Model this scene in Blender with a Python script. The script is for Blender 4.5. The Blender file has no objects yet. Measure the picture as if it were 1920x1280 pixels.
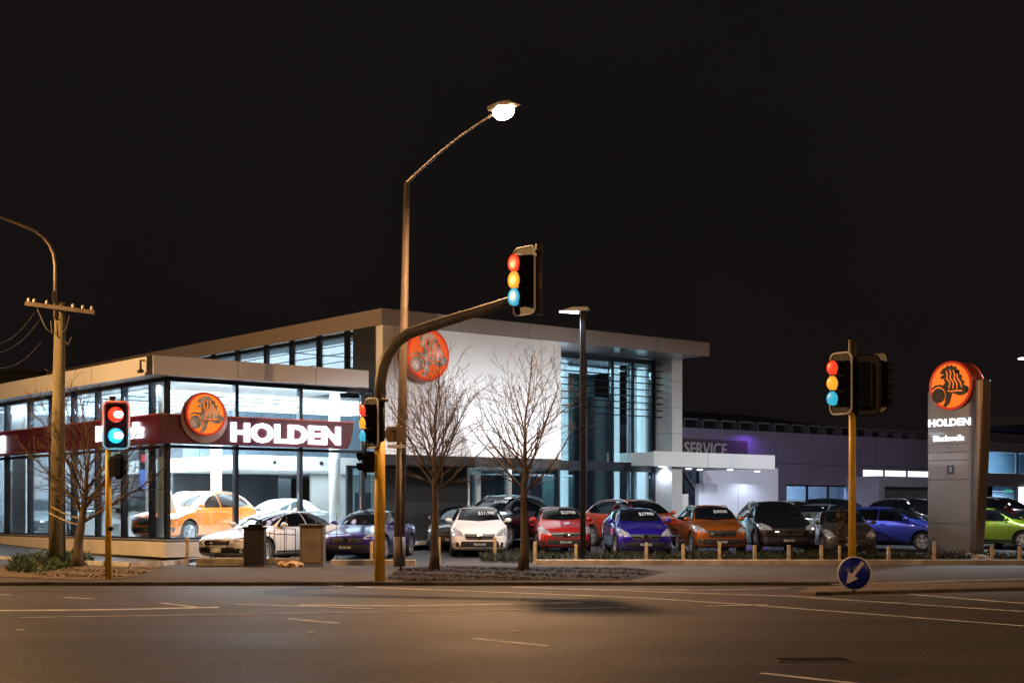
import bpy, bmesh, math, random
from mathutils import Vector, Matrix
from mathutils.bvhtree import BVHTree
random.seed(7)
R = math.radians
PI = math.pi
scene = bpy.context.scene
col = scene.collection
F = 2720.0; CX = 960.0; HY = 956.0; CH = 1.6      # focal length and horizon of the photograph in its pixels, eye height

def G(px, py, z=0.0):
    """ground point seen at a pixel"""
    Y = F * (CH - z) / (py - HY)
    return Vector(((px - CX) / F * Y, Y, z))
def D(px, py, Y):
    return Vector(((px - CX) / F * Y, Y, CH - (py - HY) / F * Y))

def lot_z(Y):
    if Y < 45: return .13 + max(0, Y - 39.3) * .0123
    return 0.2 + (min(Y, 62) - 45) * 0.03
def path_z(Y): return .08 + (Y - 31.0) * .006

# ------------------------------------------------------------------ materials
MATS = {}
def mat(name, c=(.5, .5, .5), rough=.6, metal=0., coat=0., noise=.0, nscale=4., bump=0., bscale=30., spec=.5, stretch=None, c2=None):
    if name in MATS: return MATS[name]
    m = bpy.data.materials.new(name); m.use_nodes = True
    nt = m.node_tree; b = nt.nodes['Principled BSDF']
    b.inputs['Base Color'].default_value = (*c, 1); b.inputs['Roughness'].default_value = rough
    b.inputs['Metallic'].default_value = metal; b.inputs['Coat Weight'].default_value = coat
    b.inputs['Coat Roughness'].default_value = .04
    b.inputs['Specular IOR Level'].default_value = spec
    tc = nt.nodes.new('ShaderNodeTexCoord'); mp = nt.nodes.new('ShaderNodeMapping')
    nt.links.new(tc.outputs['Object'], mp.inputs['Vector'])
    if stretch: mp.inputs['Scale'].default_value = stretch
    if noise > 0:
        n = nt.nodes.new('ShaderNodeTexNoise'); n.inputs['Scale'].default_value = nscale; n.inputs['Detail'].default_value = 6
        nt.links.new(mp.outputs[0], n.inputs['Vector'])
        r = nt.nodes.new('ShaderNodeValToRGB')
        r.color_ramp.elements[0].position = .3; r.color_ramp.elements[1].position = .7
        k = 1 - noise
        r.color_ramp.elements[0].color = (*[x * k for x in c], 1)
        cc = c2 if c2 else [min(1, x * (1 + noise)) for x in c]
        r.color_ramp.elements[1].color = (*cc, 1)
        nt.links.new(n.outputs[0], r.inputs[0]); nt.links.new(r.outputs[0], b.inputs['Base Color'])
    if bump > 0:
        n2 = nt.nodes.new('ShaderNodeTexNoise'); n2.inputs['Scale'].default_value = bscale; n2.inputs['Detail'].default_value = 4
        nt.links.new(mp.outputs[0], n2.inputs['Vector'])
        bp = nt.nodes.new('ShaderNodeBump'); bp.inputs['Strength'].default_value = bump; bp.inputs['Distance'].default_value = .02
        nt.links.new(n2.outputs[0], bp.inputs['Height']); nt.links.new(bp.outputs[0], b.inputs['Normal'])
    MATS[name] = m
    return m
def emit(name, c, s):
    if name in MATS: return MATS[name]
    m = bpy.data.materials.new(name); m.use_nodes = True; nt = m.node_tree
    b = nt.nodes['Principled BSDF']; b.inputs['Base Color'].default_value = (*[x * .5 for x in c], 1)
    b.inputs['Roughness'].default_value = .3
    b.inputs['Emission Color'].default_value = (*c, 1); b.inputs['Emission Strength'].default_value = s
    MATS[name] = m; return m
def glass(name, tint=(.9, .97, 1), refl=.08, rough=0.):
    if name in MATS: return MATS[name]
    m = bpy.data.materials.new(name); m.use_nodes = True; nt = m.node_tree; nt.nodes.clear()
    o = nt.nodes.new('ShaderNodeOutputMaterial'); t = nt.nodes.new('ShaderNodeBsdfTransparent'); t.inputs[0].default_value = (*tint, 1)
    g = nt.nodes.new('ShaderNodeBsdfGlossy'); g.inputs['Roughness'].default_value = rough; g.inputs[0].default_value = (.9, .95, 1, 1)
    lw = nt.nodes.new('ShaderNodeLayerWeight'); lw.inputs[0].default_value = .35
    mr = nt.nodes.new('ShaderNodeMapRange'); mr.inputs['To Min'].default_value = refl; mr.inputs['To Max'].default_value = .8
    mx = nt.nodes.new('ShaderNodeMixShader')
    nt.links.new(lw.outputs['Fresnel'], mr.inputs[0]); nt.links.new(mr.outputs[0], mx.inputs[0])
    nt.links.new(t.outputs[0], mx.inputs[1]); nt.links.new(g.outputs[0], mx.inputs[2]); nt.links.new(mx.outputs[0], o.inputs[0])
    MATS[name] = m; return m
def paint(name, c, metal=.25, rough=.32):
    return mat(name, c, rough, metal, coat=1.0, noise=.10, nscale=160)

BLACK = mat('black_metal', (.0035, .0035, .005), .6, .0, spec=.15, noise=.3, nscale=3)
FRAME = mat('window_frame_metal', (.012, .016, .024), .4, .5, noise=.2, nscale=2)
RUBBER = mat('rubber', (.012, .012, .012), .75, noise=.3, nscale=8)
ALLOY = mat('alloy', (.62, .63, .65), .25, .85, noise=.1, nscale=10)
CHROME = mat('chrome', (.8, .8, .8), .1, 1.)
CARGLASS = mat('car_glass', (.0035, .005, .006), .03, 0, noise=.5, nscale=2.5, c2=(.006, .008, .010), spec=.2)
TRIM = mat('black_trim', (.014, .014, .015), .5, noise=.3, nscale=10)
LAMPG = mat('lamp_glass', (.55, .57, .6), .08, .6, coat=1., noise=.6, nscale=14)
TAILG = mat('tail_lamp_glass', (.35, .008, .006), .1, 0, coat=1., noise=.4, nscale=14)
PLATE = mat('plate_white', (.75, .76, .74), .5, noise=.1, nscale=30)
PLATEK = mat('plate_black', (.02, .02, .02), .5)
STICK = mat('price_white', (.6, .62, .65), .5); STICK.node_tree.nodes['Principled BSDF'].inputs['Emission Color'].default_value = (0, 0, 0, 1)
WHITE = mat('white_panel', (.72, .72, .70), .45, noise=.04, nscale=1.2)
CLAD = mat('fascia_panel', (.62, .61, .62), .4, .1, noise=.05, nscale=.8)
GREYP = mat('grey_panel', (.34, .34, .35), .5, noise=.08, nscale=1.)
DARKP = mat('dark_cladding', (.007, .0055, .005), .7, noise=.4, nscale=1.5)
PANE = glass('clear_pane')
PANEB = glass('atrium_pane', (.72, .86, .9), .13)
PANED = glass('dim_pane', (.45, .55, .6), .12)

# ------------------------------------------------------------------ mesh building
class MB:
    def __init__(s): s.v = []; s.f = []; s.mi = []; s.sm = []
    def add(s, vs, fs, mi=0, smooth=False, M=None):
        o = len(s.v)
        for p in vs:
            p = Vector(p)
            s.v.append(M @ p if M else p)
        for f in fs: s.f.append([o + i for i in f]); s.mi.append(mi); s.sm.append(smooth)
        return s
    def box(s, x0, x1, y0, y1, z0, z1, mi=0, M=None):
        vs = [(x0, y0, z0), (x1, y0, z0), (x1, y1, z0), (x0, y1, z0), (x0, y0, z1), (x1, y0, z1), (x1, y1, z1), (x0, y1, z1)]
        return s.add(vs, [(0, 3, 2, 1), (4, 5, 6, 7), (0, 1, 5, 4), (1, 2, 6, 5), (2, 3, 7, 6), (3, 0, 4, 7)], mi, False, M)
    def tube(s, pts, rad, n=8, mi=0, cap=True, smooth=True):
        pts = [Vector(p) for p in pts]
        if not hasattr(rad, '__len__'): rad = [rad] * len(pts)
        o = len(s.v); prev = None
        for i, p in enumerate(pts):
            d = (pts[min(i + 1, len(pts) - 1)] - pts[max(i - 1, 0)])
            d = d.normalized() if d.length > 1e-9 else Vector((0, 0, 1))
            if prev is None:
                a = d.orthogonal().normalized()
            else:
                a = (prev - d * prev.dot(d))
                a = a.normalized() if a.length > 1e-6 else d.orthogonal().normalized()
            prev = a; b = d.cross(a)
            for k in range(n):
                t = 2 * PI * k / n
                s.v.append(p + (a * math.cos(t) + b * math.sin(t)) * rad[i])
        for i in range(len(pts) - 1):
            for k in range(n):
                k2 = (k + 1) % n
                s.f.append([o + i * n + k, o + i * n + k2, o + (i + 1) * n + k2, o + (i + 1) * n + k]); s.mi.append(mi); s.sm.append(smooth)
        if cap:
            s.f.append([o + k for k in range(n)][::-1]); s.mi.append(mi); s.sm.append(False)
            e = o + (len(pts) - 1) * n
            s.f.append([e + k for k in range(n)]); s.mi.append(mi); s.sm.append(False)
        return s
    def lathe(s, prof, n=24, mi=0, M=None, smooth=True):
        """profile (radius, y) turned about the y axis"""
        vs = []; fs = []
        for (r, y) in prof:
            for k in range(n):
                t = 2 * PI * k / n
                vs.append((r * math.cos(t), y, r * math.sin(t)))
        for i in range(len(prof) - 1):
            for k in range(n):
                k2 = (k + 1) % n
                fs.append((i * n + k, i * n + k2, (i + 1) * n + k2, (i + 1) * n + k))
        fs.append(tuple(range(n))[::-1]); fs.append(tuple((len(prof) - 1) * n + k for k in range(n)))
        return s.add(vs, fs, mi, smooth, M)
    def prism(s, poly, y0, y1, mi=0, M=None):
        """polygon in x,z pushed from y0 to y1"""
        n = len(poly)
        vs = [(p[0], y0, p[1]) for p in poly] + [(p[0], y1, p[1]) for p in poly]
        fs = [tuple(range(n)), tuple(range(n, 2 * n))[::-1]] + [(i, i + n, (i + 1) % n + n, (i + 1) % n) for i in range(n)]
        return s.add(vs, fs, mi, False, M)
    def flat(s, poly, z0, z1, mi=0, M=None):
        """polygon in x,y from z0 to z1"""
        n = len(poly)
        vs = [(p[0], p[1], z0) for p in poly] + [(p[0], p[1], z1) for p in poly]
        fs = [tuple(range(n))[::-1], tuple(range(n, 2 * n))] + [(i, (i + 1) % n, (i + 1) % n + n, i + n) for i in range(n)]
        return s.add(vs, fs, mi, False, M)
    def mesh(s, name):
        me = bpy.data.meshes.new(name)
        me.from_pydata([tuple(p) for p in s.v], [], s.f)
        me.polygons.foreach_set('material_index', s.mi)
        me.polygons.foreach_set('use_smooth', s.sm)
        me.update()
        bm = bmesh.new(); bm.from_mesh(me)
        bmesh.ops.recalc_face_normals(bm, faces=bm.faces); bm.to_mesh(me); bm.free()
        return me
    def obj(s, name, m, parent=None, loc=None, rotz=0, bevel=0):
        me = s.mesh(name)
        for x in (m if isinstance(m, (list, tuple)) else [m]): me.materials.append(x)
        o = bpy.data.objects.new(name, me); col.objects.link(o)
        if parent: o.parent = parent
        if loc: o.location = loc
        if rotz: o.rotation_euler.z = rotz
        if bevel:
            b = o.modifiers.new('bevel', 'BEVEL'); b.width = bevel; b.segments = 2; b.limit_method = 'ANGLE'
        return o
def tag(o, label=None, cat=None, group=None, kind=None):
    if label: o['label'] = label
    if cat: o['category'] = cat
    if group: o['group'] = group
    if kind: o['kind'] = kind
    return o
def thing(name, label, cat, loc=(0, 0, 0), rotz=0, group=None):
    o = bpy.data.objects.new(name, None); col.objects.link(o); o.empty_display_size = .3
    o.location = loc; o.rotation_euler = (0, 0, rotz)
    return tag(o, label, cat, group)
def copy_tree(o, parent=None):
    c = o.copy(); col.objects.link(c); c.parent = parent
    for ch in list(o.children): copy_tree(ch, c)
    return c
def rounded(x0, x1, z0, z1, r, n=5):
    out = []
    for cx, cz, a in ((x1 - r, z1 - r, 0), (x0 + r, z1 - r, 90), (x0 + r, z0 + r, 180), (x1 - r, z0 + r, 270)):
        for i in range(n + 1):
            t = R(a + 90 * i / n); out.append((cx + r * math.cos(t), cz + r * math.sin(t)))
    return out
def circ(cx, cz, r, n=28, a0=0, a1=360, rx=None):
    rx = rx or r
    return [(cx + rx * math.cos(R(a0 + (a1 - a0) * i / n)), cz + r * math.sin(R(a0 + (a1 - a0) * i / n))) for i in range(n)]
def text_mesh(txt, size, ext=.01, off=0., sx=1.0, align='LEFT', space=1.0, shear=0):
    cu = bpy.data.curves.new('lettering', 'FONT'); cu.body = txt; cu.size = size; cu.extrude = ext; cu.offset = off
    cu.align_x = align; cu.space_character = space; cu.shear = shear; cu.resolution_u = 3
    o = bpy.data.objects.new('lettering_tmp', cu); col.objects.link(o)
    dg = bpy.context.evaluated_depsgraph_get(); me = bpy.data.meshes.new_from_object(o.evaluated_get(dg))
    bpy.data.objects.remove(o); bpy.data.curves.remove(cu)
    for v in me.vertices: v.co.x *= sx
    me.materials.clear()
    return me
def text_obj(name, txt, size, m, parent, loc, rotz=0, **k):
    me = text_mesh(txt, size, **k); me.materials.append(m)
    for p in me.polygons: p.material_index = 0
    o = bpy.data.objects.new(name, me); col.objects.link(o); o.parent = parent
    o.location = loc; o.rotation_euler = (PI / 2, 0, rotz)
    return o

# ------------------------------------------------------------------ cars
def smooth_mesh(verts, faces, level=2):
    me = bpy.data.meshes.new('tmp'); me.from_pydata(verts, [], faces); me.update()
    bm = bmesh.new(); bm.from_mesh(me); bmesh.ops.remove_doubles(bm, verts=bm.verts, dist=1e-4)
    bmesh.ops.recalc_face_normals(bm, faces=bm.faces); bm.to_mesh(me); bm.free()
    o = bpy.data.objects.new('tmp', me); col.objects.link(o)
    m = o.modifiers.new('s', 'SUBSURF'); m.levels = level; m.render_levels = level
    dg = bpy.context.evaluated_depsgraph_get(); out = bpy.data.meshes.new_from_object(o.evaluated_get(dg))
    bpy.data.objects.remove(o)
    return out
def boolean(me, cutter):
    o = bpy.data.objects.new('a', me); c = bpy.data.objects.new('b', cutter); col.objects.link(o); col.objects.link(c)
    m = o.modifiers.new('b', 'BOOLEAN'); m.operation = 'DIFFERENCE'; m.object = c; m.solver = 'EXACT'
    dg = bpy.context.evaluated_depsgraph_get(); out = bpy.data.meshes.new_from_object(o.evaluated_get(dg))
    bpy.data.objects.remove(o); bpy.data.objects.remove(c)
    return out

# x, bottom, half width, shoulder height, top height, half width of roof / bonnet top
TYPES = {
 'sedan': dict(L=4.9, wheel=(1.46, -1.42), R=.335, st=[
  (2.46, .30, .50, .52, .60, .34), (2.38, .20, .74, .60, .68, .52), (2.15, .17, .87, .69, .77, .62), (1.6, .17, .92, .79, .88, .68), (1.05, .17, .925, .88, .97, .70),
  (.95, .17, .925, .89, 1.00, .70), (.25, .17, .925, .93, 1.38, .60), (-.45, .17, .925, .94, 1.47, .60), (-1.1, .17, .92, .95, 1.40, .58), (-1.75, .17, .91, .96, 1.13, .62),
  (-1.9, .18, .90, .96, 1.08, .66), (-2.3, .22, .84, .93, 1.04, .66), (-2.44, .30, .72, .84, .94, .55)],
  ws=[(-.64, 1.02), (-.52, 1.36), (0, 1.395), (.52, 1.36), (.64, 1.02), (0, .985)],
  rw=[(-.62, 1.14), (-.48, 1.36), (.48, 1.36), (.62, 1.14)],
  sw=[[(.83, .98), (.30, 1.28), (-.05, 1.35), (-.33, 1.37), (-.33, .985)], [(-.38, .985), (-.38, 1.37), (-.9, 1.35), (-1.25, 1.25), (-1.55, 1.08), (-1.55, 1.02)]],
  hl=[(.50, .60), (.55, .68), (.80, .76), (.86, .70), (.80, .60)], gr=[(-.42, .50), (-.46, .62), (.46, .62), (.42, .50)], lg=[(-.66, .21), (-.60, .44), (.60, .44), (.66, .21)],
  fog=[(.60, .28), (.64, .42), (.82, .42), (.80, .30)], tl=[(.42, .80), (.46, .94), (.80, .92), (.84, .80)], seams=(.86, -.355, -1.35)),
 'hatch': dict(L=4.1, wheel=(1.28, -1.24), R=.31, st=[
  (2.03, .28, .50, .52, .60, .34), (1.95, .19, .74, .62, .70, .52), (1.75, .16, .83, .72, .82, .60), (1.35, .16, .86, .82, .93, .66), (1.05, .16, .87, .88, 1.01, .68),
  (.95, .16, .87, .89, 1.05, .68), (.30, .16, .87, .92, 1.42, .58), (-.3, .16, .87, .94, 1.49, .58), (-1.1, .16, .865, .96, 1.46, .57), (-1.6, .16, .86, .98, 1.36, .56),
  (-1.88, .18, .83, .97, 1.14, .60), (-2.0, .24, .78, .9, 1.0, .58), (-2.05, .32, .66, .78, .86, .5)],
  ws=[(-.63, 1.07), (-.51, 1.39), (0, 1.425), (.51, 1.39), (.63, 1.07), (0, 1.03)],
  rw=[(-.56, 1.10), (-.48, 1.36), (.48, 1.36), (.56, 1.10)],
  sw=[[(.84, 1.0), (.35, 1.30), (.05, 1.38), (-.2, 1.39), (-.2, 1.0)], [(-.25, 1.0), (-.25, 1.39), (-1.0, 1.36), (-1.45, 1.24), (-1.3, 1.04)]],
  hl=[(.46, .60), (.52, .70), (.72, .84), (.82, .80), (.78, .62)], gr=[(-.40, .50), (-.46, .66), (.46, .66), (.40, .50)], lg=[(-.60, .20), (-.54, .45), (.54, .45), (.60, .20)],
  fog=[(.58, .28), (.62, .42), (.78, .42), (.76, .30)], tl=[(.55, .82), (.58, 1.0), (.74, 1.0), (.80, .82)], seams=(.84, -.225, -1.15)),
 'suv': dict(L=4.55, wheel=(1.40, -1.36), R=.36, st=[
  (2.26, .34, .52, .62, .74, .38), (2.18, .26, .78, .76, .86, .56), (2.0, .22, .88, .86, .97, .66), (1.55, .22, .915, .94, 1.05, .72), (1.2, .22, .92, .99, 1.11, .72),
  (1.1, .22, .92, 1.0, 1.15, .70), (.50, .22, .92, 1.03, 1.58, .62), (-.2, .22, .92, 1.05, 1.67, .62), (-1.2, .22, .915, 1.08, 1.64, .61), (-1.85, .22, .90, 1.10, 1.52, .60),
  (-2.08, .24, .87, 1.08, 1.26, .64), (-2.22, .30, .80, 1.0, 1.10, .6), (-2.28, .38, .68, .86, .95, .5)],
  ws=[(-.68, 1.17), (-.56, 1.54), (0, 1.585), (.56, 1.54), (.68, 1.17), (0, 1.13)],
  rw=[(-.60, 1.22), (-.52, 1.52), (.52, 1.52), (.60, 1.22)],
  sw=[[(1.0, 1.12), (.50, 1.46), (.2, 1.55), (-.15, 1.57), (-.15, 1.12)], [(-.20, 1.12), (-.20, 1.57), (-1.1, 1.54), (-1.55, 1.42), (-1.7, 1.26), (-1.5, 1.16)]],
  hl=[(.50, .74), (.55, .84), (.78, .95), (.88, .90), (.84, .76)], gr=[(-.42, .58), (-.50, .80), (.50, .80), (.42, .58)], lg=[(-.66, .27), (-.60, .52), (.60, .52), (.66, .27)],
  fog=[(.62, .38), (.66, .52), (.84, .52), (.82, .38)], tl=[(.58, .92), (.62, 1.12), (.80, 1.12), (.86, .92)], seams=(1.0, -.175, -1.2)),
}
def section(st):
    x, zb, w, zs, zt, wt = st
    zm = zb + (zs - zb) * .45
    return [(0, zb), (w * .82, zb), (w * .965, zb + .07), (w, zm), (w * .985, zs - .05), (w * .955, zs), ((w * .93 + wt * .07) if zt - zs > .2 else (w * .6 + wt * .4), zs + .04 if zt - zs > .2 else zs + (zt - zs) * .35),
            (wt + (.05 if zt - zs > .2 else .02), zt - min(.10, (zt - zs) * .45)), (wt * .88, zt - .035), (wt * .45, zt - .008), (0, zt)]
def spokes(mb, R_, n=5):
    rr = R_ * .70
    mb.lathe([(rr, -.035), (rr, .03), (rr * .90, .035), (rr * .88, -.0)], 28, 0)
    mb.lathe([(.001, .0), (.055, .0), (.05, .028), (.001, .03)], 12, 0)
    for i in range(n):
        M = Matrix.Rotation(2 * PI * i / n, 4, 'Y')
        mb.add([(-.035, .005, .03), (.035, .005, .03), (.055, .005, rr * .93), (-.055, .005, rr * .93), (-.03, .028, .03), (.03, .028, .03), (.05, .03, rr * .93), (-.05, .03, rr * .93)],
               [(0, 3, 2, 1), (4, 5, 6, 7), (0, 1, 5, 4), (1, 2, 6, 5), (2, 3, 7, 6), (3, 0, 4, 7)], 0, False, M)
def grid_polygon(poly, step):
    bm = bmesh.new()
    vs = [bm.verts.new((p[0], p[1], 0)) for p in poly]; bm.faces.new(vs)
    lo = [min(p[i] for p in poly) for i in (0, 1)]; hi = [max(p[i] for p in poly) for i in (0, 1)]
    for ax in (0, 1):
        k = lo[ax] + step
        while k < hi[ax] - 1e-3:
            no = (1, 0, 0) if ax == 0 else (0, 1, 0); co = (k, 0, 0) if ax == 0 else (0, k, 0)
            bmesh.ops.bisect_plane(bm, geom=bm.verts[:] + bm.edges[:] + bm.faces[:], plane_co=co, plane_no=no); k += step
    bmesh.ops.triangulate(bm, faces=bm.faces)
    bm.verts.index_update()
    out = [tuple(v.co[:2]) for v in bm.verts], [[v.index for v in f.verts] for f in bm.faces]
    bm.free(); return out
CARS = {}
def car_geometry(kind):
    if kind in CARS: return CARS[kind]
    T = TYPES[kind]; st = T['st']; secs = [section(s) for s in st]; n = len(secs[0])
    verts = []; faces = []
    for s, sec in zip(st, secs):
        ring = [(s[0], y, z) for (y, z) in sec] + [(s[0], -y, z) for (y, z) in sec[1:-1][::-1]]
        verts += ring
    m = 2 * n - 2
    for i in range(len(st) - 1):
        for k in range(m):
            faces.append((i * m + k, i * m + (k + 1) % m, (i + 1) * m + (k + 1) % m, (i + 1) * m + k))
    for base in (0, (len(st) - 1) * m):     # caps as strips of quads
        for k in range(n - 1):
            a, b = base + k, base + k + 1; c, d = base + (m - k - 1) % m, base + (m - k) % m
            q = [a, b, c, d]; q = [x for i, x in enumerate(q) if x not in q[:i]]
            if len(q) > 2: faces.append(tuple(q))
    body = smooth_mesh(verts, faces, 2)
    bvh = BVHTree.FromPolygons([v.co.copy() for v in body.vertices], [tuple(p.vertices) for p in body.polygons])
    cut = MB()
    for wx in T['wheel']:
        for s in (-1, 1):
            c = MB(); pr = [(T['R'] + .055, .0), (T['R'] + .055, .55)]
            cut.lathe(pr, 28, 0, Matrix.Translation((wx, .62 * s if s > 0 else -.62 - .55, T['R'] + .01)))
    body = boolean(body, cut.mesh('cut'))
    body.materials.clear()
    for p in body.polygons:
        c = p.center; p.use_smooth = True
        p.material_index = 0
        for wx in T['wheel']:
            if math.hypot(c.x - wx, c.z - T['R'] - .01) < T['R'] + .06 and abs(c.y) < .995 and (abs(p.normal.y) < .3 or abs(c.y) < .66): p.material_index = 1; p.use_smooth = False
    def proj(poly, ax, sgn, off=.006, step=.09, mesh2d=None):
        vs, fs = mesh2d if mesh2d else grid_polygon(poly, step)
        out = []; 
        for (a, b) in vs:
            if ax == 'y': o = Vector((a, sgn * 3, b)); d = Vector((0, -sgn, 0))
            else: o = Vector((sgn * 4, a, b)); d = Vector((-sgn, 0, 0))
            h = bvh.ray_cast(o, d)
            if h[0] is None: return None
            out.append(h[0] + h[1] * off * (1 if h[1].dot(d) < 0 else -1))
        return out, fs
    G_ = {'body': body, 'proj': proj}
    parts = []
    def add(name, mk, lst, parent=None):
        mb = MB()
        for r in lst:
            if r: mb.add(r[0], r[1], 0, True)
        if mb.f: parts.append((name, mk, mb.mesh(name), parent))
    add('windscreen', CARGLASS, [proj(T['ws'], 'x', 1, .010, .06)])
    add('rear_window', CARGLASS, [proj(T['rw'], 'x', -1, .010, .06)])
    for s in (1, -1):
        for w in T['sw']: add('side_window', CARGLASS, [proj(w, 'y', s, .012, .05)])
        add('headlight', LAMPG, [proj([(s * a, b) for a, b in T['hl']], 'x', 1, .012)])
        add('fog_lamp', TRIM, [proj([(s * a, b) for a, b in T['fog']], 'x', 1, .008)])
        add('tail_light', TAILG, [proj([(s * a, b) for a, b in T['tl']], 'x', -1, .012)])
    add('grille', TRIM, [proj(T['gr'], 'x', 1, .008)])
    gz0, gz1 = T['gr'][0][1], T['gr'][1][1]; gm = (gz0 + gz1) / 2
    add('grille_bar', CHROME, [proj([(-.44, gm - .012), (-.44, gm + .012), (.44, gm + .012), (.44, gm - .012)], 'x', 1, .02), proj([(-.06, gm - .05), (-.06, gm + .05), (.06, gm + .05), (.06, gm - .05)], 'x', 1, .03)])
    add('lower_intake', TRIM, [proj(T['lg'], 'x', 1, .008)])
    lz = (T['lg'][0][1] + T['lg'][1][1]) / 2 + .04
    mb = MB(); fx = T['st'][0][0] + .02
    h = bvh.ray_cast(Vector((4, 0, lz)), Vector((-1, 0, 0)))[0]
    fx = (h.x if h else fx) + .015
    mb.box(fx, fx + .012, -.18, .18, lz - .062, lz + .062); parts.append(('number_plate', PLATEK, mb.mesh('number_plate'), None))
    for s in (1, -1):
        for x in T['seams']:
            add('door_seam', TRIM, [proj([(x - .006, .32), (x - .006, T['sw'][0][0][1] - .03), (x + .006, T['sw'][0][0][1] - .03), (x + .006, .32)], 'y', s, .003)])
        add('sill_strip', TRIM, [proj([(-1.0, .255), (-1.0, .33), (1.0, .33), (1.0, .255)], 'y', s, .004)])
    zh = T['sw'][0][0][1] - .12
    for s in (1, -1):
        for x in (T['seams'][1] + .16, T['seams'][1] - .78 + (.2 if kind == 'hatch' else 0)):
            hh = bvh.ray_cast(Vector((x, s * 3, zh)), Vector((0, -s, 0)))[0]
            mb = MB(); mb.box(x - .09, x + .09, hh.y - .012, hh.y + .03 * s if s > 0 else hh.y + .012, zh - .016, zh + .016) if s > 0 else mb.box(x - .09, x + .09, hh.y - .03, hh.y + .012, zh - .016, zh + .016)
            parts.append(('door_handle', 'paint', mb.mesh('door_handle'), None))
        mx = T['sw'][0][0][0] - .12; mz = T['sw'][0][0][1] + .06
        yy = bvh.ray_cast(Vector((mx, s * 3, mz - .02)), Vector((0, -s, 0)))[0].y
        vs = []; 
        mb = MB(); mb.lathe([(.02, -.07), (.06, -.055), (.085, 0), (.08, .04), (.04, .05)], 14, 0, Matrix.Translation((mx, yy + s * .17, mz)) @ Matrix.Diagonal((1, 1, .85, 1)) @ Matrix.Rotation(PI / 2, 4, 'Z') @ Matrix.Diagonal((1.25, 1, 1, 1)))
        mb.tube([(mx, yy - s * .03, mz - .05), (mx, yy + s * .12, mz - .03)], .022, 6)
        parts.append(('wing_mirror', 'paint', mb.mesh('wing_mirror'), None))
    if kind == 'suv':
        for s in (1, -1):
            pts = []
            for i in range(9):
                x = .35 - i * .24; h = bvh.ray_cast(Vector((x, s * .57, 3)), Vector((0, 0, -1)))[0]
                pts.append((x, s * .57, h.z + (.035 if 0 < i < 8 else .0)))
            mb = MB(); mb.tube(pts, .016, 6); parts.append(('roof_rail', ALLOY, mb.mesh('roof_rail'), None))
    G_['parts'] = parts
    r_ = T['R']
    ty = MB(); ty.lathe([(r_ * .70, -.10), (r_ * .92, -.108), (r_, -.075), (r_, .075), (r_ * .92, .108), (r_ * .70, .10), (r_ * .66, .0)], 32)
    ty.lathe([(.01, -.09), (r_ * .70, -.09), (r_ * .70, -.02), (.01, -.02)], 20)
    rm = MB(); spokes(rm, r_, 5 if kind != 'sedan' else 7)
    for v in rm.v: v.y += .065
    G_['tyre'] = ty.mesh('tyre'); G_['rim'] = rm.mesh('rim')
    for me, mm in ((G_['tyre'], RUBBER), (G_['rim'], ALLOY)): me.materials.append(mm)
    CARS[kind] = G_
    return G_
def make_car(kind, pm, label, px, Y, a, z=None, group=None, price=None, plate=PLATEK, sc=1.0, name='parked_car', cat='car', glassm=None):
    """a: degrees the bonnet turns from straight at the camera towards the right of the photo"""
    g = car_geometry(kind); T = TYPES[kind]
    X = (px - CX) / F * Y
    root = thing(name, label, cat, (X, Y, lot_z(Y) if z is None else z), R(-90 + a), group); root.scale = (sc, sc, sc)
    me = g['body'].copy(); me.materials.append(pm); me.materials.append(TRIM)
    o = bpy.data.objects.new('body', me); col.objects.link(o); o.parent = root
    for (nm, mk, pme, _) in g['parts']:
        m2 = pme.copy(); m2.materials.clear()
        m2.materials.append(pm if mk == 'paint' else (plate if nm == 'number_plate' else (glassm if glassm and mk is CARGLASS else mk)))
        p = bpy.data.objects.new(nm, m2); col.objects.link(p); p.parent = root
    pl = [o for o in root.children if o.name.startswith('number_plate')][0]
    if plate is PLATEK:
        xs = max(v.co.x for v in pl.data.vertices); zs = [v.co.z for v in pl.data.vertices]; tm = text_mesh('Blackwells', .085, 0, .0, align='CENTER')
        mb = MB(); mb.add([(xs + .004, v.co.x, v.co.y + (min(zs) + max(zs)) / 2 - .028) for v in tm.vertices], [list(p.vertices) for p in tm.polygons]); mb.obj('plate_lettering', STICK, pl)
    for wx in T['wheel']:
        for s in (1, -1):
            w = bpy.data.objects.new('wheel', g['tyre']); col.objects.link(w); w.parent = root
            w.location = (wx, s * (TYPES[kind]['st'][5][2] - .125), T['R']); 
            if s < 0: w.rotation_euler.z = PI
            r = bpy.data.objects.new('rim', g['rim']); col.objects.link(r); r.parent = w
    if price:
        tm = text_mesh(price, .13, 0, .0, sx=1.2, align='CENTER')
        zt = T['ws'][1][1] - .12
        vs = [(v.co.x, v.co.y + zt - .05) for v in tm.vertices]
        fs = [list(p.vertices) for p in tm.polygons]
        # mirror so that it reads from the front; driver's side of the glass
        pr = g['proj'](None, 'x', 1, .012, mesh2d=([(v[0] + .24, v[1]) for v in vs], fs))
        if pr:
            mb = MB(); mb.add(pr[0], pr[1]); mb.obj('price_sticker', STICK, root)
    return root
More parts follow.
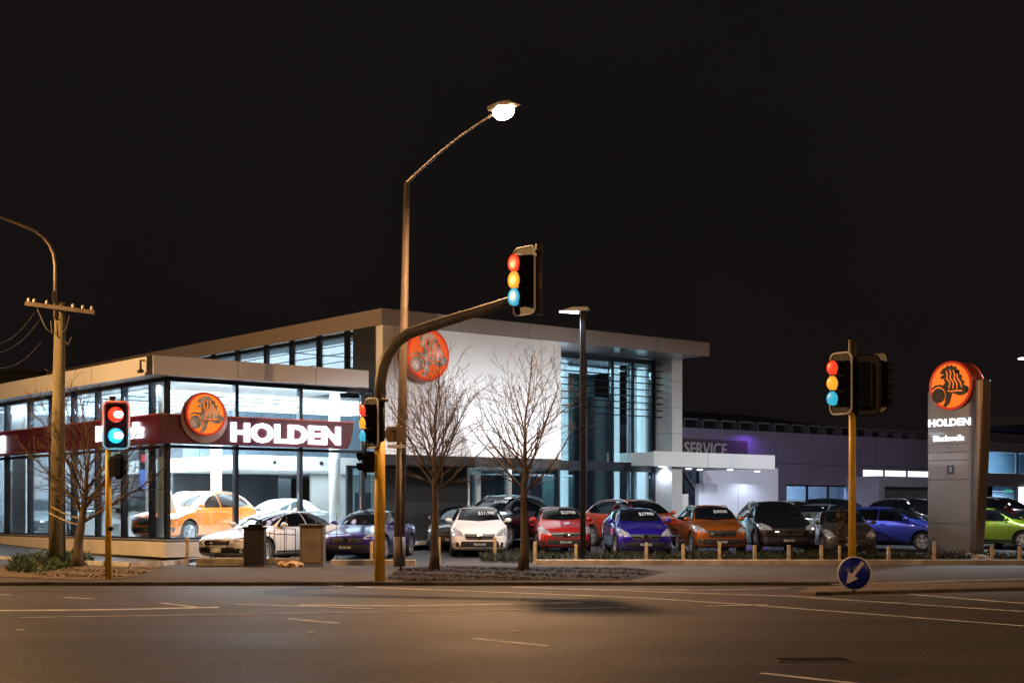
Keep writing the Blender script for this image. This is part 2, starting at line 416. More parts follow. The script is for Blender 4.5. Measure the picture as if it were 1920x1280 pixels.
# ------------------------------------------------------------------ ground
def road_mat():
    m = bpy.data.materials.new('asphalt'); m.use_nodes = True; nt = m.node_tree; b = nt.nodes['Principled BSDF']
    tc = nt.nodes.new('ShaderNodeTexCoord')
    def noise(scale, stretch, det=5):
        mp = nt.nodes.new('ShaderNodeMapping'); mp.inputs['Scale'].default_value = stretch
        n = nt.nodes.new('ShaderNodeTexNoise'); n.inputs['Scale'].default_value = scale; n.inputs['Detail'].default_value = det
        nt.links.new(tc.outputs['Object'], mp.inputs['Vector']); nt.links.new(mp.outputs[0], n.inputs['Vector']); return n
    a = noise(.5, (.12, 1, 1)); c = noise(9, (1.3, .45, 1), 10); d = noise(.25, (1, 1, 1))
    m1 = nt.nodes.new('ShaderNodeMix'); m1.data_type = 'RGBA'; m1.inputs[6].default_value = (.034, .0325, .032, 1); m1.inputs[7].default_value = (.075, .069, .065, 1)
    ra = nt.nodes.new('ShaderNodeValToRGB'); ra.color_ramp.elements[0].position = .36; ra.color_ramp.elements[1].position = .64
    nt.links.new(a.outputs[0], ra.inputs[0]); nt.links.new(ra.outputs[0], m1.inputs[0])
    m2 = nt.nodes.new('ShaderNodeMix'); m2.data_type = 'RGBA'; m2.blend_type = 'MULTIPLY'; m2.inputs[0].default_value = .8
    r = nt.nodes.new('ShaderNodeValToRGB'); r.color_ramp.elements[0].position = .35; r.color_ramp.elements[1].position = .65
    r.color_ramp.elements[0].color = (.38, .38, .38, 1); r.color_ramp.elements[1].color = (1, 1, 1, 1)
    nt.links.new(c.outputs[0], r.inputs[0]); nt.links.new(m1.outputs[2], m2.inputs[6]); nt.links.new(r.outputs[0], m2.inputs[7])
    # pale chips and old repair patches
    vo = nt.nodes.new('ShaderNodeTexVoronoi'); vo.inputs['Scale'].default_value = 3.2; nt.links.new(tc.outputs['Object'], vo.inputs['Vector'])
    lt = nt.nodes.new('ShaderNodeMath'); lt.operation = 'LESS_THAN'; lt.inputs[1].default_value = .055; nt.links.new(vo.outputs['Distance'], lt.inputs[0])
    m3 = nt.nodes.new('ShaderNodeMix'); m3.data_type = 'RGBA'; m3.inputs[7].default_value = (.22, .20, .18, 1)
    nt.links.new(lt.outputs[0], m3.inputs[0]); nt.links.new(m2.outputs[2], m3.inputs[6])
    pn = noise(.35, (.5, 1.6, 1), 2); rp = nt.nodes.new('ShaderNodeValToRGB'); rp.color_ramp.elements[0].position = .56; rp.color_ramp.elements[1].position = .575
    rp.color_ramp.elements[0].color = (1, 1, 1, 1); rp.color_ramp.elements[1].color = (.78, .77, .76, 1); nt.links.new(pn.outputs[0], rp.inputs[0])
    m4 = nt.nodes.new('ShaderNodeMix'); m4.data_type = 'RGBA'; m4.blend_type = 'MULTIPLY'; m4.inputs[0].default_value = 1
    nt.links.new(m3.outputs[2], m4.inputs[6]); nt.links.new(rp.outputs[0], m4.inputs[7])
    nt.links.new(m4.outputs[2], b.inputs['Base Color'])
    mr = nt.nodes.new('ShaderNodeMapRange'); mr.inputs['To Min'].default_value = .45; mr.inputs['To Max'].default_value = .75
    nt.links.new(d.outputs[0], mr.inputs[0]); nt.links.new(mr.outputs[0], b.inputs['Roughness'])
    bp = nt.nodes.new('ShaderNodeBump'); bp.inputs['Strength'].default_value = .5; bp.inputs['Distance'].default_value = .01
    nt.links.new(c.outputs[0], bp.inputs['Height']); nt.links.new(bp.outputs[0], b.inputs['Normal'])
    return m
ROAD = road_mat()
PATH = mat('footpath_asphalt', (.048, .040, .034), .8, noise=.35, nscale=1.2, bump=.5, bscale=60, stretch=(.3, 1, 1))
LOT = mat('lot_asphalt', (.045, .045, .048), .45, noise=.3, nscale=.8, bump=.25, bscale=50)
KERB = mat('kerb_concrete', (.30, .28, .25), .8, noise=.4, nscale=2.5, bump=.5, bscale=20)
PAINT = mat('road_paint', (.80, .78, .72), .6, noise=.45, nscale=3.5, bump=.3, bscale=40)
CONC = mat('rough_concrete', (.26, .23, .19), .85, noise=.4, nscale=3, bump=.6, bscale=15)

MB().box(-400, 400, -60, 600, -.3, 0).obj('road', ROAD)
tag(bpy.data.objects['road'], kind='structure')
# footpath: front kerb line nearly square to the view, lot behind it
KY = 31.0
fp = MB(); fp.add([(-120, KY, .08), (120, KY, .08), (120, 39.3, .13), (-120, 39.3, .13), (-120, KY, -.1), (120, KY, -.1)], [(0, 1, 2, 3), (4, 5, 1, 0)]); tag(fp.obj('footpath', PATH), kind='structure')
kb = MB(); kb.box(-120, 120, KY - .16, KY - .004, -.1, .078); tag(kb.obj('kerb', mat('dark_kerb', (.085, .07, .058), .9, noise=.6, nscale=2, bump=.5, bscale=15), bevel=.02), kind='structure')
lot = MB()
lot.add([(-140, 39.3, .13), (140, 39.3, .13), (140, 45, .2), (-140, 45, .2), (140, 62, .71), (-140, 62, .71), (140, 140, .71), (-140, 140, .71), (-140, 39.3, -.1), (140, 39.3, -.1)],
        [(0, 1, 2, 3), (3, 2, 4, 5), (5, 4, 6, 7), (8, 9, 1, 0)])
tag(lot.obj('display_yard', LOT), kind='structure')
# light kerb of the yard, right of the drive, and along the glass wing
k2 = MB(); k2.box(G(1005, 1052, .2).x, 120, 38.95, 39.25, .1, .27)
k2.box(G(612, 1056, .2).x, G(775, 1056, .2).x, 38.9, 39.2, .1, .27)
tag(k2.obj('yard_kerb', KERB, bevel=.02), kind='structure')
k3 = MB(); pts = [G(x, y, .22) for x, y in ((-60, 1040), (0, 1044), (90, 1049), (180, 1053), (245, 1055), (300, 1054), (345, 1050), (400, 1043), (440, 1037))]
for i in range(len(pts) - 1):
    a, b = pts[i], pts[i + 1]; d = (b - a).normalized(); nrm = Vector((-d.y, d.x, 0)) * .07
    k3.flat([tuple((a - nrm)[:2]), tuple((b - nrm)[:2]), tuple((b + nrm)[:2]), tuple((a + nrm)[:2])], .1, .25)
tag(k3.obj('garden_edging', mat('edging', (.5, .5, .46), .8, noise=.3, nscale=4)), kind='structure')

# traffic island at the right
isl = MB(); L0 = [G(1497, 1113), G(1520, 1106), G(1600, 1101), G(1940, 1090), G(2600, 1080), G(2600, 1098), G(1940, 1106), G(1600, 1114), G(1530, 1116)]
isl.flat([tuple(p[:2]) for p in L0], -.05, .07); tag(isl.obj('traffic_island', mat('island_top', (.10, .08, .06), .9, noise=.5, nscale=5, bump=.8, bscale=14), bevel=.03), kind='structure')
strip_later = [(1560, 1102.5), (1700, 1099), (1920, 1092)]

# road markings, read as thin painted strips lying on the road
def strip(name, pts, w, z=.004):
    mb = MB(); P = [G(*p) for p in pts]
    for i in range(len(P) - 1):
        d = (P[i + 1] - P[i]).normalized(); n = Vector((-d.y, d.x, 0)) * w / 2
        mb.add([P[i] - n + Vector((0, 0, z)), P[i + 1] - n + Vector((0, 0, z)), P[i + 1] + n + Vector((0, 0, z)), P[i] + n + Vector((0, 0, z))], [(0, 1, 2, 3)])
    return tag(mb.obj(name, PAINT), kind='structure')
for pts, w in (([(540, 1159.5), (634, 1168)], .11), ([(886, 1196.5), (1028, 1210.5)], .12), ([(1428, 1261.5), (1640, 1285)], .11), ([(120, 1119.5), (176, 1122)], .10), ([(0, 1114), (20, 1114.6)], .1)):
    strip('lane_dash', pts, w)
strip('lane_line', [(590, 1096), (700, 1101), (960, 1110.5), (1200, 1120), (1400, 1133), (1920, 1173)], .10)
strip('lane_line', [(960, 1100), (1260, 1110), (1480, 1117), (1920, 1146)], .10)
strip('lane_line', [(1705, 1113.5), (1920, 1131), (2100, 1146)], .11)
strip('stop_line', [(-60, 1144.5), (60, 1144), (210, 1142.5), (410, 1138)], .28, .005)
strip('stop_line', [(560, 1134), (760, 1135.5), (900, 1133), (1090, 1129.5)], .18, .006)
strip('lane_line', [(36, 1157.5), (400, 1152), (780, 1146), (1000, 1141.5), (1178, 1138.5)], .09, .007)
strip('lane_line', [(300, 1130), (370, 1138.5)], .10, .009)
strip('lane_line', [(440, 1133), (700, 1141)], .10, .010)
strip('lane_line', [(1260, 1107), (1478, 1102)], .08)
strip('lane_line', [(1325, 1136.5), (1440, 1134)], .10, .011)
strip('lane_line', [(1290, 1105.5), (1060, 1104)], .08, .012)
strip('island_edge', strip_later, .09, .09)
# drain grate and reflective studs
DRW = .43
dr = thing('drain_grate', 'dark iron drain grate sunk in the near lane of the road', 'drain', tuple(G(1525, 1237)), R(4))
mb = MB(); mb.box(-.43, .43, -.22, -.18, 0, .012); mb.box(-.43, .43, .18, .22, 0, .012); mb.box(-.43, -.39, -.178, .178, 0, .012); mb.box(.39, .43, -.178, .178, 0, .012)
mb.obj('grate_frame', mat('grate_iron', (.12, .10, .09), .6, .3, noise=.4, nscale=6), dr)
mb = MB()
for i in range(14): mb.box(-.385 + i * .056, -.36 + i * .056, -.178, .178, .001, .01)
mb.obj('grate_bars', BLACK, dr)
studs = [(584, 1186), (1056, 1093), (1474, 1089), (1697, 1098.5), (36, 1181), (964, 1184)]
lab = ['pale stud on the dark lane below the short dash', 'pale stud on the road in front of the second bare tree', 'pale stud near the blue arrow sign on its left', 'pale stud right of the blue arrow sign', 'pale stud at the left edge of the road', 'pale stud on the road near the second dash']
for (x, y), l in zip(studs, lab):
    mb = MB(); mb.flat(circ(0, 0, .06, 12), 0, .014); tag(mb.obj('road_stud', PLATE, loc=tuple(G(x, y, .0))), l, 'road stud', 'studs on the road')

# planting beds
LITTER = mat('leaf_litter', (.010, .008, .006), .95, noise=.6, nscale=14, bump=1., bscale=40)
GRAVEL = mat('gravel', (.10, .075, .05), .9, noise=.6, nscale=20, bump=1., bscale=30)
LEAF = mat('leaf_green', (.035, .06, .018), .6, noise=.5, nscale=5)
DRY = mat('dry_leaf', (.020, .015, .009), .8, noise=.5, nscale=3)
def bed(name, poly, m, z=.134, h=.03):
    mb = MB(); P = [G(x, y, .10) for x, y in poly]
    vs = [(p.x, max(p.y, 31.05), path_z(max(p.y, 31.05)) + .012) for p in P]; mb.add(vs, [tuple(range(len(vs)))]); return tag(mb.obj(name, m), kind='structure')
bed('gravel_bed', [(-140, 1076), (-40, 1070), (60, 1058), (160, 1059), (250, 1060), (300, 1064), (290, 1070), (230, 1083), (150, 1086), (40, 1082), (-40, 1079)], GRAVEL)
bed('tree_bed', [(745, 1068), (800, 1063), (1180, 1065), (1250, 1072), (1180, 1086), (760, 1090), (722, 1084)], LITTER)
def tufts(name, poly, m, n, h, w, z0, kind=None, spread=.6):
    """leaf clumps scattered over a polygon given in pixels on the ground"""
    P = [G(x, y, z0) for x, y in poly]; xs = [p.x for p in P]; ys = [p.y for p in P]
    def inside(x, y):
        c = False; j = len(P) - 1
        for i in range(len(P)):
            if (P[i].y > y) != (P[j].y > y) and x < (P[j].x - P[i].x) * (y - P[i].y) / (P[j].y - P[i].y) + P[i].x: c = not c
            j = i
        return c
    mb = MB(); k = 0
    while k < n:
        x = random.uniform(min(xs), max(xs)); y = random.uniform(min(ys), max(ys))
        if not inside(x, y): continue
        k += 1; hh = h * random.uniform(.35, 1) * (.6 + .4 * math.sin(x * 2.3 + y * 3)); a = random.uniform(0, PI * 2); zb = z0 + random.uniform(0, .6) * hh
        zb = zb - z0 + (lot_z(y) if y > 39.3 else path_z(y)) + .005
        ca, sa = math.cos(a) * w, math.sin(a) * w; lx, ly = random.uniform(-spread, spread) * h, random.uniform(-spread, spread) * h
        mb.add([(x - ca, y - sa, zb), (x + ca, y + sa, zb), (x + ca * .4 + lx, y + sa * .4 + ly, zb + hh * .6), (x + lx * 1.3, y + ly * 1.3, zb + hh * .8)], [(0, 1, 2, 3)])
    return tag(mb.obj(name, m), kind='stuff')
tag(tufts('ground_cover', [(15, 1071), (30, 1055), (90, 1049), (150, 1048), (175, 1056), (150, 1062), (90, 1072), (40, 1075)], LEAF, 6500, .26, .03, .10), 'low dark green shrubs round the wooden pole', 'ground cover')
tag(tufts('dry_leaves', [(745, 1070), (800, 1065), (1180, 1067), (1235, 1073), (1180, 1084), (760, 1088), (728, 1083)], DRY, 9000, .06, .022, .10, spread=1.5), 'dry fallen leaves under the two bare trees', 'fallen leaves')
tag(tufts('gravel', [(60, 1076), (160, 1064), (290, 1067), (285, 1072), (230, 1081), (150, 1085), (60, 1082)], mat('pebble', (.22, .17, .12), .85, noise=.5, nscale=9), 6000, .04, .03, .10, spread=1.2), 'brown gravel and chips at the foot of the left signal', 'gravel')
tag(tufts('yard_grass', [(900, 1050), (905, 1045), (1945, 1045), (1945, 1052), (1010, 1052)], mat('dark_grass', (.018, .024, .010), .8, noise=.5, nscale=3), 13000, .32, .018, .2), 'dark strip of low grass behind the posts', 'grass')

# ------------------------------------------------------------------ sky
w = bpy.data.worlds.new('World'); scene.world = w; w.use_nodes = True; nt = w.node_tree
bg = nt.nodes['Background']; tc = nt.nodes.new('ShaderNodeTexCoord'); n = nt.nodes.new('ShaderNodeTexNoise'); n.inputs['Scale'].default_value = 2.2; n.inputs['Detail'].default_value = 4
sx = nt.nodes.new('ShaderNodeSeparateXYZ'); nt.links.new(tc.outputs['Generated'], sx.inputs[0]); nt.links.new(tc.outputs['Generated'], n.inputs['Vector'])
r1 = nt.nodes.new('ShaderNodeValToRGB'); r1.color_ramp.elements[0].position = 0.; r1.color_ramp.elements[0].color = (.0105, .0080, .0072, 1); r1.color_ramp.elements[1].position = .5; r1.color_ramp.elements[1].color = (.0092, .0072, .0078, 1)
nt.links.new(sx.outputs[2], r1.inputs[0])
mx = nt.nodes.new('ShaderNodeMix'); mx.data_type = 'RGBA'; mx.blend_type = 'MULTIPLY'; mx.inputs[0].default_value = .5
r2 = nt.nodes.new('ShaderNodeValToRGB'); r2.color_ramp.elements[0].color = (.35, .35, .42, 1); r2.color_ramp.elements[0].position = .3; r2.color_ramp.elements[1].position = .7
nt.links.new(n.outputs[0], r2.inputs[0]); nt.links.new(r1.outputs[0], mx.inputs[6]); nt.links.new(r2.outputs[0], mx.inputs[7]); nt.links.new(mx.outputs[2], bg.inputs[0]); bg.inputs[1].default_value = .9

# ------------------------------------------------------------------ the showroom (local x along its front, y into it)
P0 = Vector((-9.37, 39.5, 0)); BA = math.atan2(.6324, .7747)
U = Vector((math.cos(BA), math.sin(BA), 0)); V = Vector((-math.sin(BA), math.cos(BA), 0))
KS = 1.06; PB0 = Vector((P0.x * KS, P0.y * KS, CH * (1 - KS)))     # size of one building unit, foot of the corner
def B(t, s, z=0): return PB0 + (U * t + V * s + Vector((0, 0, z))) * KS
def site(o): o.location = PB0; o.scale = (KS, KS, KS)
def bt(px, s):   # distance along the front at which a plane set back s is seen at px
    k = (px - CX) / F
    return (k * (P0.y + V.y * s) - P0.x - V.x * s) / (U.x - k * U.y)
def bz(px, py, s):
    t = bt(px, s); Y = P0.y + U.y * t + V.y * s
    return CH - (py - HY) / F * Y
bld = thing('car_showroom', 'large modern car showroom with lit glass wing and tall white front wall', 'building', tuple(P0), BA); site(bld)
ZF, ZS, ZG, ZR = .62, .80, 5.23, 5.70     # floor, sill, head of the glass, top of wing roof
SW = 19.0                                   # depth of the wing
PLINTH = mat('plinth_panel', (.62, .58, .53), .6, noise=.1, nscale=1.5)
CEIL = mat('ceiling_white', (.75, .78, .8), .6, noise=.04, nscale=1)
GLOW = emit('ceiling_light_panel', (.86, .95, 1.), 2.6)
FLOOR = mat('showroom_tile', (.6, .62, .63), .15, coat=.6, noise=.05, nscale=2)
mb = MB(); mb.box(-.1, 6.72, -.1, 0.12, .32, ZS - .02); mb.box(-.1, .12, .122, SW, .32, ZS - .02); mb.box(.05, 6.72, .15, SW, -.2, .318)
mb.obj('plinth', PLINTH, bld)
mb = MB(); mb.box(-.16, 6.72, -.16, .14, ZS - .02, ZS); mb.box(-.16, .14, .142, SW, ZS - .02, ZS); mb.obj('sill', mat('sill_metal', (.6, .6, .6), .3, .5), bld)
mb = MB(); mb.box(.122, 25.0, .122, SW, ZF - .1, ZF); mb.obj('floor', FLOOR, bld)
# wing roof: fascia, soffit
mb = MB(); mb.box(-.75, 6.0, -.75, SW + .5, ZG + .0, ZR - .02)
mb.obj('wing_roof', CLAD, bld)
mb = MB(); mb.box(-.80, 6.0, -.80, -.752, ZG - .03, ZR); mb.box(-.80, -.752, -.75, SW + .5, ZG - .03, ZR)
mb.obj('fascia', CLAD, bld)
JOINT = mat('joint_grey', (.12, .11, .10), .7)
for t in (1.7, 4.2): MB().box(t - .006, t + .006, -.804, -.80, ZG - .028, ZR - .005).obj('fascia_joint', JOINT, bld)
for s in (3.2, 7.4, 11.6): MB().box(-.804, -.80, s - .006, s + .006, ZG - .028, ZR - .005).obj('fascia_joint', JOINT, bld)
# security camera bracket at the corner
mb = MB(); mb.tube([(-.86, -.4, ZG + .35), (-.98, -.4, ZG + .35), (-.98, -.4, ZG + .1)], .03, 6); mb.lathe([(.05, -.1), (.05, .12)], 10, 0, Matrix.Translation((-.98, -.4, ZG + .06))); mb.obj('security_camera', mat('camera_brown', (.2, .12, .08), .6), bld)
# glazing of the wing: mullions plus panes, one window part per bay
MZ = [(ZS, 3.28), (4.25, ZG - .12)]
front_m = [0.0, 2.08, 4.16, 6.32, 6.72]
side_m = [0.0, 1.05, 2.87, 4.70, 6.49, 8.27, 10.07, 12.15, 14.0, 16.0, 18.0]
for i in range(len(front_m) - 1):
    a, b = front_m[i], front_m[i + 1]; f = MB()
    f.box(a - .055, a + .055, -.05, .12, ZS, ZG - .12)
    f.box(a - .055, b - .057, -.05, .12, ZG - .118, ZG - .002)
    f.box(a + .057, b - .057, -.03, .10, ZS + .001, ZS + .05)
    f.box(a + .057, b - .057, -.03, .10, 3.30, 3.38)
    fo = f.obj('window', FRAME, bld)
    p = MB(); p.box(a + .056, b - .058, .03, .045, ZS + .05, 3.30); p.box(a + .056, b - .058, .03, .045, 3.38, ZG - .12); p.obj('pane', PANE, fo)
for i in range(len(side_m) - 1):
    a, b = side_m[i], side_m[i + 1]; f = MB()
    a0 = a + (.125 if i == 0 else 0)
    f.box(-.05, .12, b - .055, b + .055, ZS, ZG - .12)
    f.box(-.05, .12, a0 + (0 if i == 0 else .057), b + .055, ZG - .118, ZG - .002)
    f.box(-.03, .10, a0 + .057, b - .057, ZS + .001, ZS + .05)
    f.box(-.03, .10, a0 + .057, b - .057, 3.30, 3.38)
    fo = f.obj('window', FRAME, bld)
    p = MB(); p.box(.03, .045, a0 + .001 + (0 if i == 0 else .056), b - .058, ZS + .05, 3.30); p.box(.03, .045, a0 + .001 + (0 if i == 0 else .056), b - .058, 3.38, ZG - .12); p.obj('pane', PANE, fo)
# wing interior
mb = MB(); mb.box(.125, 6.0, .125, SW, ZG - .10, ZG - .004); mb.obj('ceiling', mat('bulkhead_grey', (.42, .46, .48), .7), bld)
for (x0, x1, y0, y1) in ((3.2, 6.4, 2.9, 6.2), (3.2, 6.4, 6.5, 10), (.8, 3.0, 2.6, 6.2), (.8, 3.0, 6.5, 11), (6.9, 11.5, 3.2, 6.2), (6.9, 11.5, 6.5, 10.5), (.8, 5.8, 11.4, 16.5)):
    mb = MB(); mb.box(x0, x1, y0, y1, ZG - .16, ZG - .12); mb.obj('ceiling_light', GLOW, bld)
mb = MB(); mb.box(6.02, 13.4, 2.9, 11, ZG - .11, ZG - .02); mb.obj('ceiling', CEIL, bld)
for t, s in ((.34, 1.0), (3.35, 3.6), (.6, 9.0), (.6, 15.0), (5.9, .9)):
    mb = MB(); mb.tube([(t, s, ZF), (t, s, ZG - .102)], .17, 24); mb.obj('column', WHITE, bld)
# white fin walls seen through the side glass
for s_ in (11.2, 5.0): MB().box(.3, .42, s_, s_ + 1.25, ZF, ZG - .1).obj('fin_wall', WHITE, bld) if s_ > 6 else None
mb = MB(); mb.box(.2, 13.0, 15.5, 15.7, ZF, ZG - .1); mb.obj('rear_wall', mat('rear_wall_grey', (.42, .46, .5), .7, noise=.2, nscale=.6), bld)
# lighting tracks under the bright ceiling, posters and panels on the rear wall
for k in range(5):
    MB().box(.9, 6.3, 3.4 + k * 1.5, 3.43 + k * 1.5, ZG - .19, ZG - .165).obj('light_track', TRIM, bld)
for k, c_ in enumerate(((.35, .02, .02), (.02, .05, .2), (.25, .25, .25), (.5, .12, .01))):
    MB().box(1.2 + k * 2.2, 2.5 + k * 2.2, 15.44, 15.49, 1.4, 3.0 + .3 * (k % 2)).obj('wall_poster', mat('poster_print_%s' % 'abcd'[k], c_, .5, noise=.8, nscale=1.6, c2=(.6, .6, .6)), bld)
# mezzanine
mz = MB(); mz.box(3.9, 13.2, 3.3, 14, 2.86, 3.30); mz.obj('mezzanine', WHITE, bld)
mz = MB()
for k in range(4):
    mz.lathe([(.06, 0), (.06, .03)], 12, 0, Matrix.Translation((5.2 + k * 1.7, 3.262, 3.1)))
mz.obj('slab_downlight', TRIM, bld)
mb = MB()
for k in range(16): mb.box(3.95 + k * .58, 3.95 + k * .58 + .56, 7.0, 7.05, 3.30, ZG - .3)
mb.obj('blind', mat('blind_blue_grey', (.10, .14, .18), .6, noise=.2, nscale=1), bld)
mb = MB(); mb.box(4.4, 8.4, 8.6, 8.7, ZF, 2.85); mb.obj('partition', mat('partition_dark', (.03, .034, .04), .5, noise=.4, nscale=1), bld)
mb = MB(); mb.box(8.42, 12.6, 6.4, 6.5, ZF, 2.85); mb.obj('partition', mat('partition_grey', (.32, .32, .30), .6, noise=.1, nscale=1), bld)
mb = MB(); mb.box(10.2, 10.9, 6.36, 6.398, ZF, 2.2); mb.obj('inner_door', mat('door_dark', (.05, .05, .05), .4), bld)

# tall hall
T0, S0, T1, SG = 6.73, -.46, 20.86, 1.75
ZT, ZSO = 7.63, 7.16
mb = MB(); mb.box(T0 - .02, T1, S0, 28, ZSO, ZT - .01); mb.obj('hall_roof', mat('soffit_panel', (.55, .57, .6), .18, .3, noise=.04), bld)
mb = MB(); mb.box(T0 - .06, T1 + .02, S0 - .05, S0 - .003, ZSO - .02, ZT); mb.box(T0 - .07, T0 - .023, S0 - .003, 28, ZSO - .02, ZT)
mb.obj('fascia', mat('hall_fascia', (.24, .20, .18), .45, noise=.05, nscale=.7), bld)
for t in (9.6, 12.4, 15.2, 18.2): MB().box(t - .006, t + .006, S0 - .054, S0 - .05, ZSO - .018, ZT - .004).obj('fascia_joint', JOINT, bld)
MB().box(T0 + .42, T0 + .432, S0 - .004, S0, 3.32, ZSO - .022).obj('wall_joint', JOINT, bld)
HW = mat('render_white', (.72, .72, .72), .75, noise=.05, nscale=1.1, bump=.15, bscale=18)
mb = MB(); mb.box(T0, 13.8, S0, S0 + .35, 3.28, ZSO - .001); mb.obj('front_wall', HW, bld)
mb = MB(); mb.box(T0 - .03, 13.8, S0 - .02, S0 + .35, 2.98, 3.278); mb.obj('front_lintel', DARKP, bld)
# left face of the hall above the wing roof: end panel, mullions, louvres
SIDEW = mat('side_wall_brown', (.26, .23, .21), .6, noise=.08)
mb = MB(); mb.box(T0 - .005, T0 + .3, S0 + .352, -.08, .3, ZSO - .002); mb.obj('side_wall', SIDEW, bld)
mb = MB(); mb.box(T0 + .0, T0 + .3, -.078, 1.18, ZG, ZSO - .002); mb.obj('side_wall_dark', mat('dark_end_panel', (.006, .006, .007), .7), bld)
side_h = [1.2, 1.6, 3.24, 4.93, 6.6, 8.6, 10.4, 12.2, 14.0, 16, 18, 20, 22, 24, 26]
for i in range(len(side_h) - 1):
    a, b = side_h[i], side_h[i + 1]; f = MB()
    f.box(T0, T0 + .14, b - .07, b + .07, ZR - .3, ZSO - .002)
    f.box(T0 + .01, T0 + .12, a + .072, b - .072, ZSO - .16, ZSO - .06)
    for z in (5.95, 6.2, 6.45, 6.7): f.box(T0 - .05, T0 - .02, a + .0, b, z, z + .022)
    fo = f.obj('clerestory_window', FRAME, bld)
    p = MB(); p.box(T0 + .05, T0 + .065, a + .072, b - .072, ZR - .28, ZSO - .16); p.obj('pane', PANE, fo)
mb = MB(); mb.box(T0 + .4, 20, 2.2, 26, ZSO - .12, ZSO - .03); mb.obj('hall_ceiling', CEIL, bld)
for k in range(5):
    mb = MB(); mb.box(T0 + 1.2, T0 + 5.5, 3.0 + k * 4.4, 6.6 + k * 4.4, ZSO - .17, ZSO - .13); mb.obj('ceiling_light', GLOW, bld)
mb = MB(); mb.box(T0 + 3.5, T0 + 3.6, 11.2, 26, 5.4, ZSO - .2); mb.obj('upper_wall', CEIL, bld)
# glass atrium front, set back under the roof
at = [13.5, 14.25, 15.6, 16.9, 18.2, 19.2, 20.30]
for i in range(len(at) - 1):
    a, b = at[i], at[i + 1]; f = MB()
    wd = .16 if i in (2, 5) else .06
    f.box(b - wd, b + .03, SG - .06, SG + .12, ZF, ZSO - .02)
    f.box(a + .032, b - wd - .002, SG - .05, SG + .1, ZSO - .20, ZSO - .02)
    f.box(a + .032, b - wd - .002, SG - .05, SG + .1, 3.0, 3.34)
    fo = f.obj('atrium_window', FRAME, bld)
    p = MB(); p.box(a + .032, b - wd - .002, SG + .02, SG + .035, 3.34, ZSO - .2); p.box(a + .032, b - wd - .002, SG + .02, SG + .035, ZF, 3.0); p.obj('pane', PANEB, fo)
mb = MB()
for k in range(9): mb.box(14.2, 20.9 - .1, SG - .42, SG - .30, 5.0 + k * .24, 5.0 + k * .24 + .03)
mb.box(20.35, 20.42, SG - .44, SG - .28, 4.95, ZSO - .02)
mb.obj('sun_louvre', BLACK, bld)
mb = MB(); mb.box(20.33, T1, .84, 3.2, .3, ZSO - .002); mb.obj('end_pier', mat('pier_panel', (.5, .5, .5), .4, noise=.05), bld)
mb = MB()
for z in (4.4, 5.35, 6.3): mb = MB(); mb.box(20.326, T1 + .004, .836, 2.5, z, z + .015); mb.obj('pier_joint', JOINT, bld)
# things inside the atrium
mb = MB(); mb.box(bt(1078, 2.7), bt(1146, 2.7), 2.7, 2.8, ZF, 5.75); mb.obj('inner_wall', mat('inner_dark_glass', (.012, .018, .024), .3, coat=.3, noise=.4, nscale=.8), bld)
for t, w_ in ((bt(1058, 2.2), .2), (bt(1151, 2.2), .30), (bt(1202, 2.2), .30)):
    mb = MB(); mb.box(t, t + w_, 2.2, 2.4, ZF, 6.9); mb.obj('glowing_column', emit('column_glow', (.85, .96, 1), 2.6), bld)  # plain white columns, their brightness put in as emission
mb = MB(); mb.box(17.9, 20.5, 5.2, 5.3, ZF, ZSO - .3); mb.obj('inner_wall', mat('inner_teal', (.05, .10, .10), .4, noise=.2, nscale=.7), bld)
mb = MB(); mb.box(13.0, 20.5, 3.0, 9.5, 3.05, 3.28); mb.obj('gallery_floor', mat('gallery', (.2, .22, .23), .6), bld)
mb = MB(); mb.box(14.0, 16.6, 2.4, 3.9, ZSO - .24, ZSO - .19); mb.obj('ceiling_light', GLOW, bld)
mb = MB(); mb.box(13.4, 20.5, 9.5, 9.6, ZF, ZSO - .2); mb.obj('inner_wall', mat('inner_grey', (.10, .12, .13), .6, noise=.3, nscale=.5), bld)
# lower recess under the white wall
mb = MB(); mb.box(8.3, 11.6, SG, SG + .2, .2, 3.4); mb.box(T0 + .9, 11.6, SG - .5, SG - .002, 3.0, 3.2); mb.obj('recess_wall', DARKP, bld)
fo = MB().box(6.9, 7.1, SG, SG + .1, .3, 3.0).box(8.1, 8.28, SG, SG + .1, .3, 3.0).box(7.102, 8.098, SG, SG + .1, 2.9, 3.0).obj('window', FRAME, bld)
MB().box(7.102, 8.098, SG + .03, SG + .045, .3, 2.9).obj('pane', PANEB, fo)
WF = emit('white_frame_lit', (.9, .95, 1), .55)
fo = MB().box(11.62, 11.7, SG - .02, SG + .1, .3, 3.0).box(12.0, 12.16, SG - .02, SG + .1, .3, 2.9).box(12.7, 13.1, SG - .02, SG + .1, .3, 1.9).box(13.36, 13.5, SG - .02, SG + .1, .3, 2.98).obj('entrance_frame', WHITE, bld)
MB().box(11.702, 13.36, SG + .101, SG + .115, .3, 2.98).obj('pane', PANEB, fo)
mb = MB(); mb.box(12.62, 12.9, SG - .026, SG - .022, 1.3, 1.55); mb.obj('door_notice', DARKP, bld)
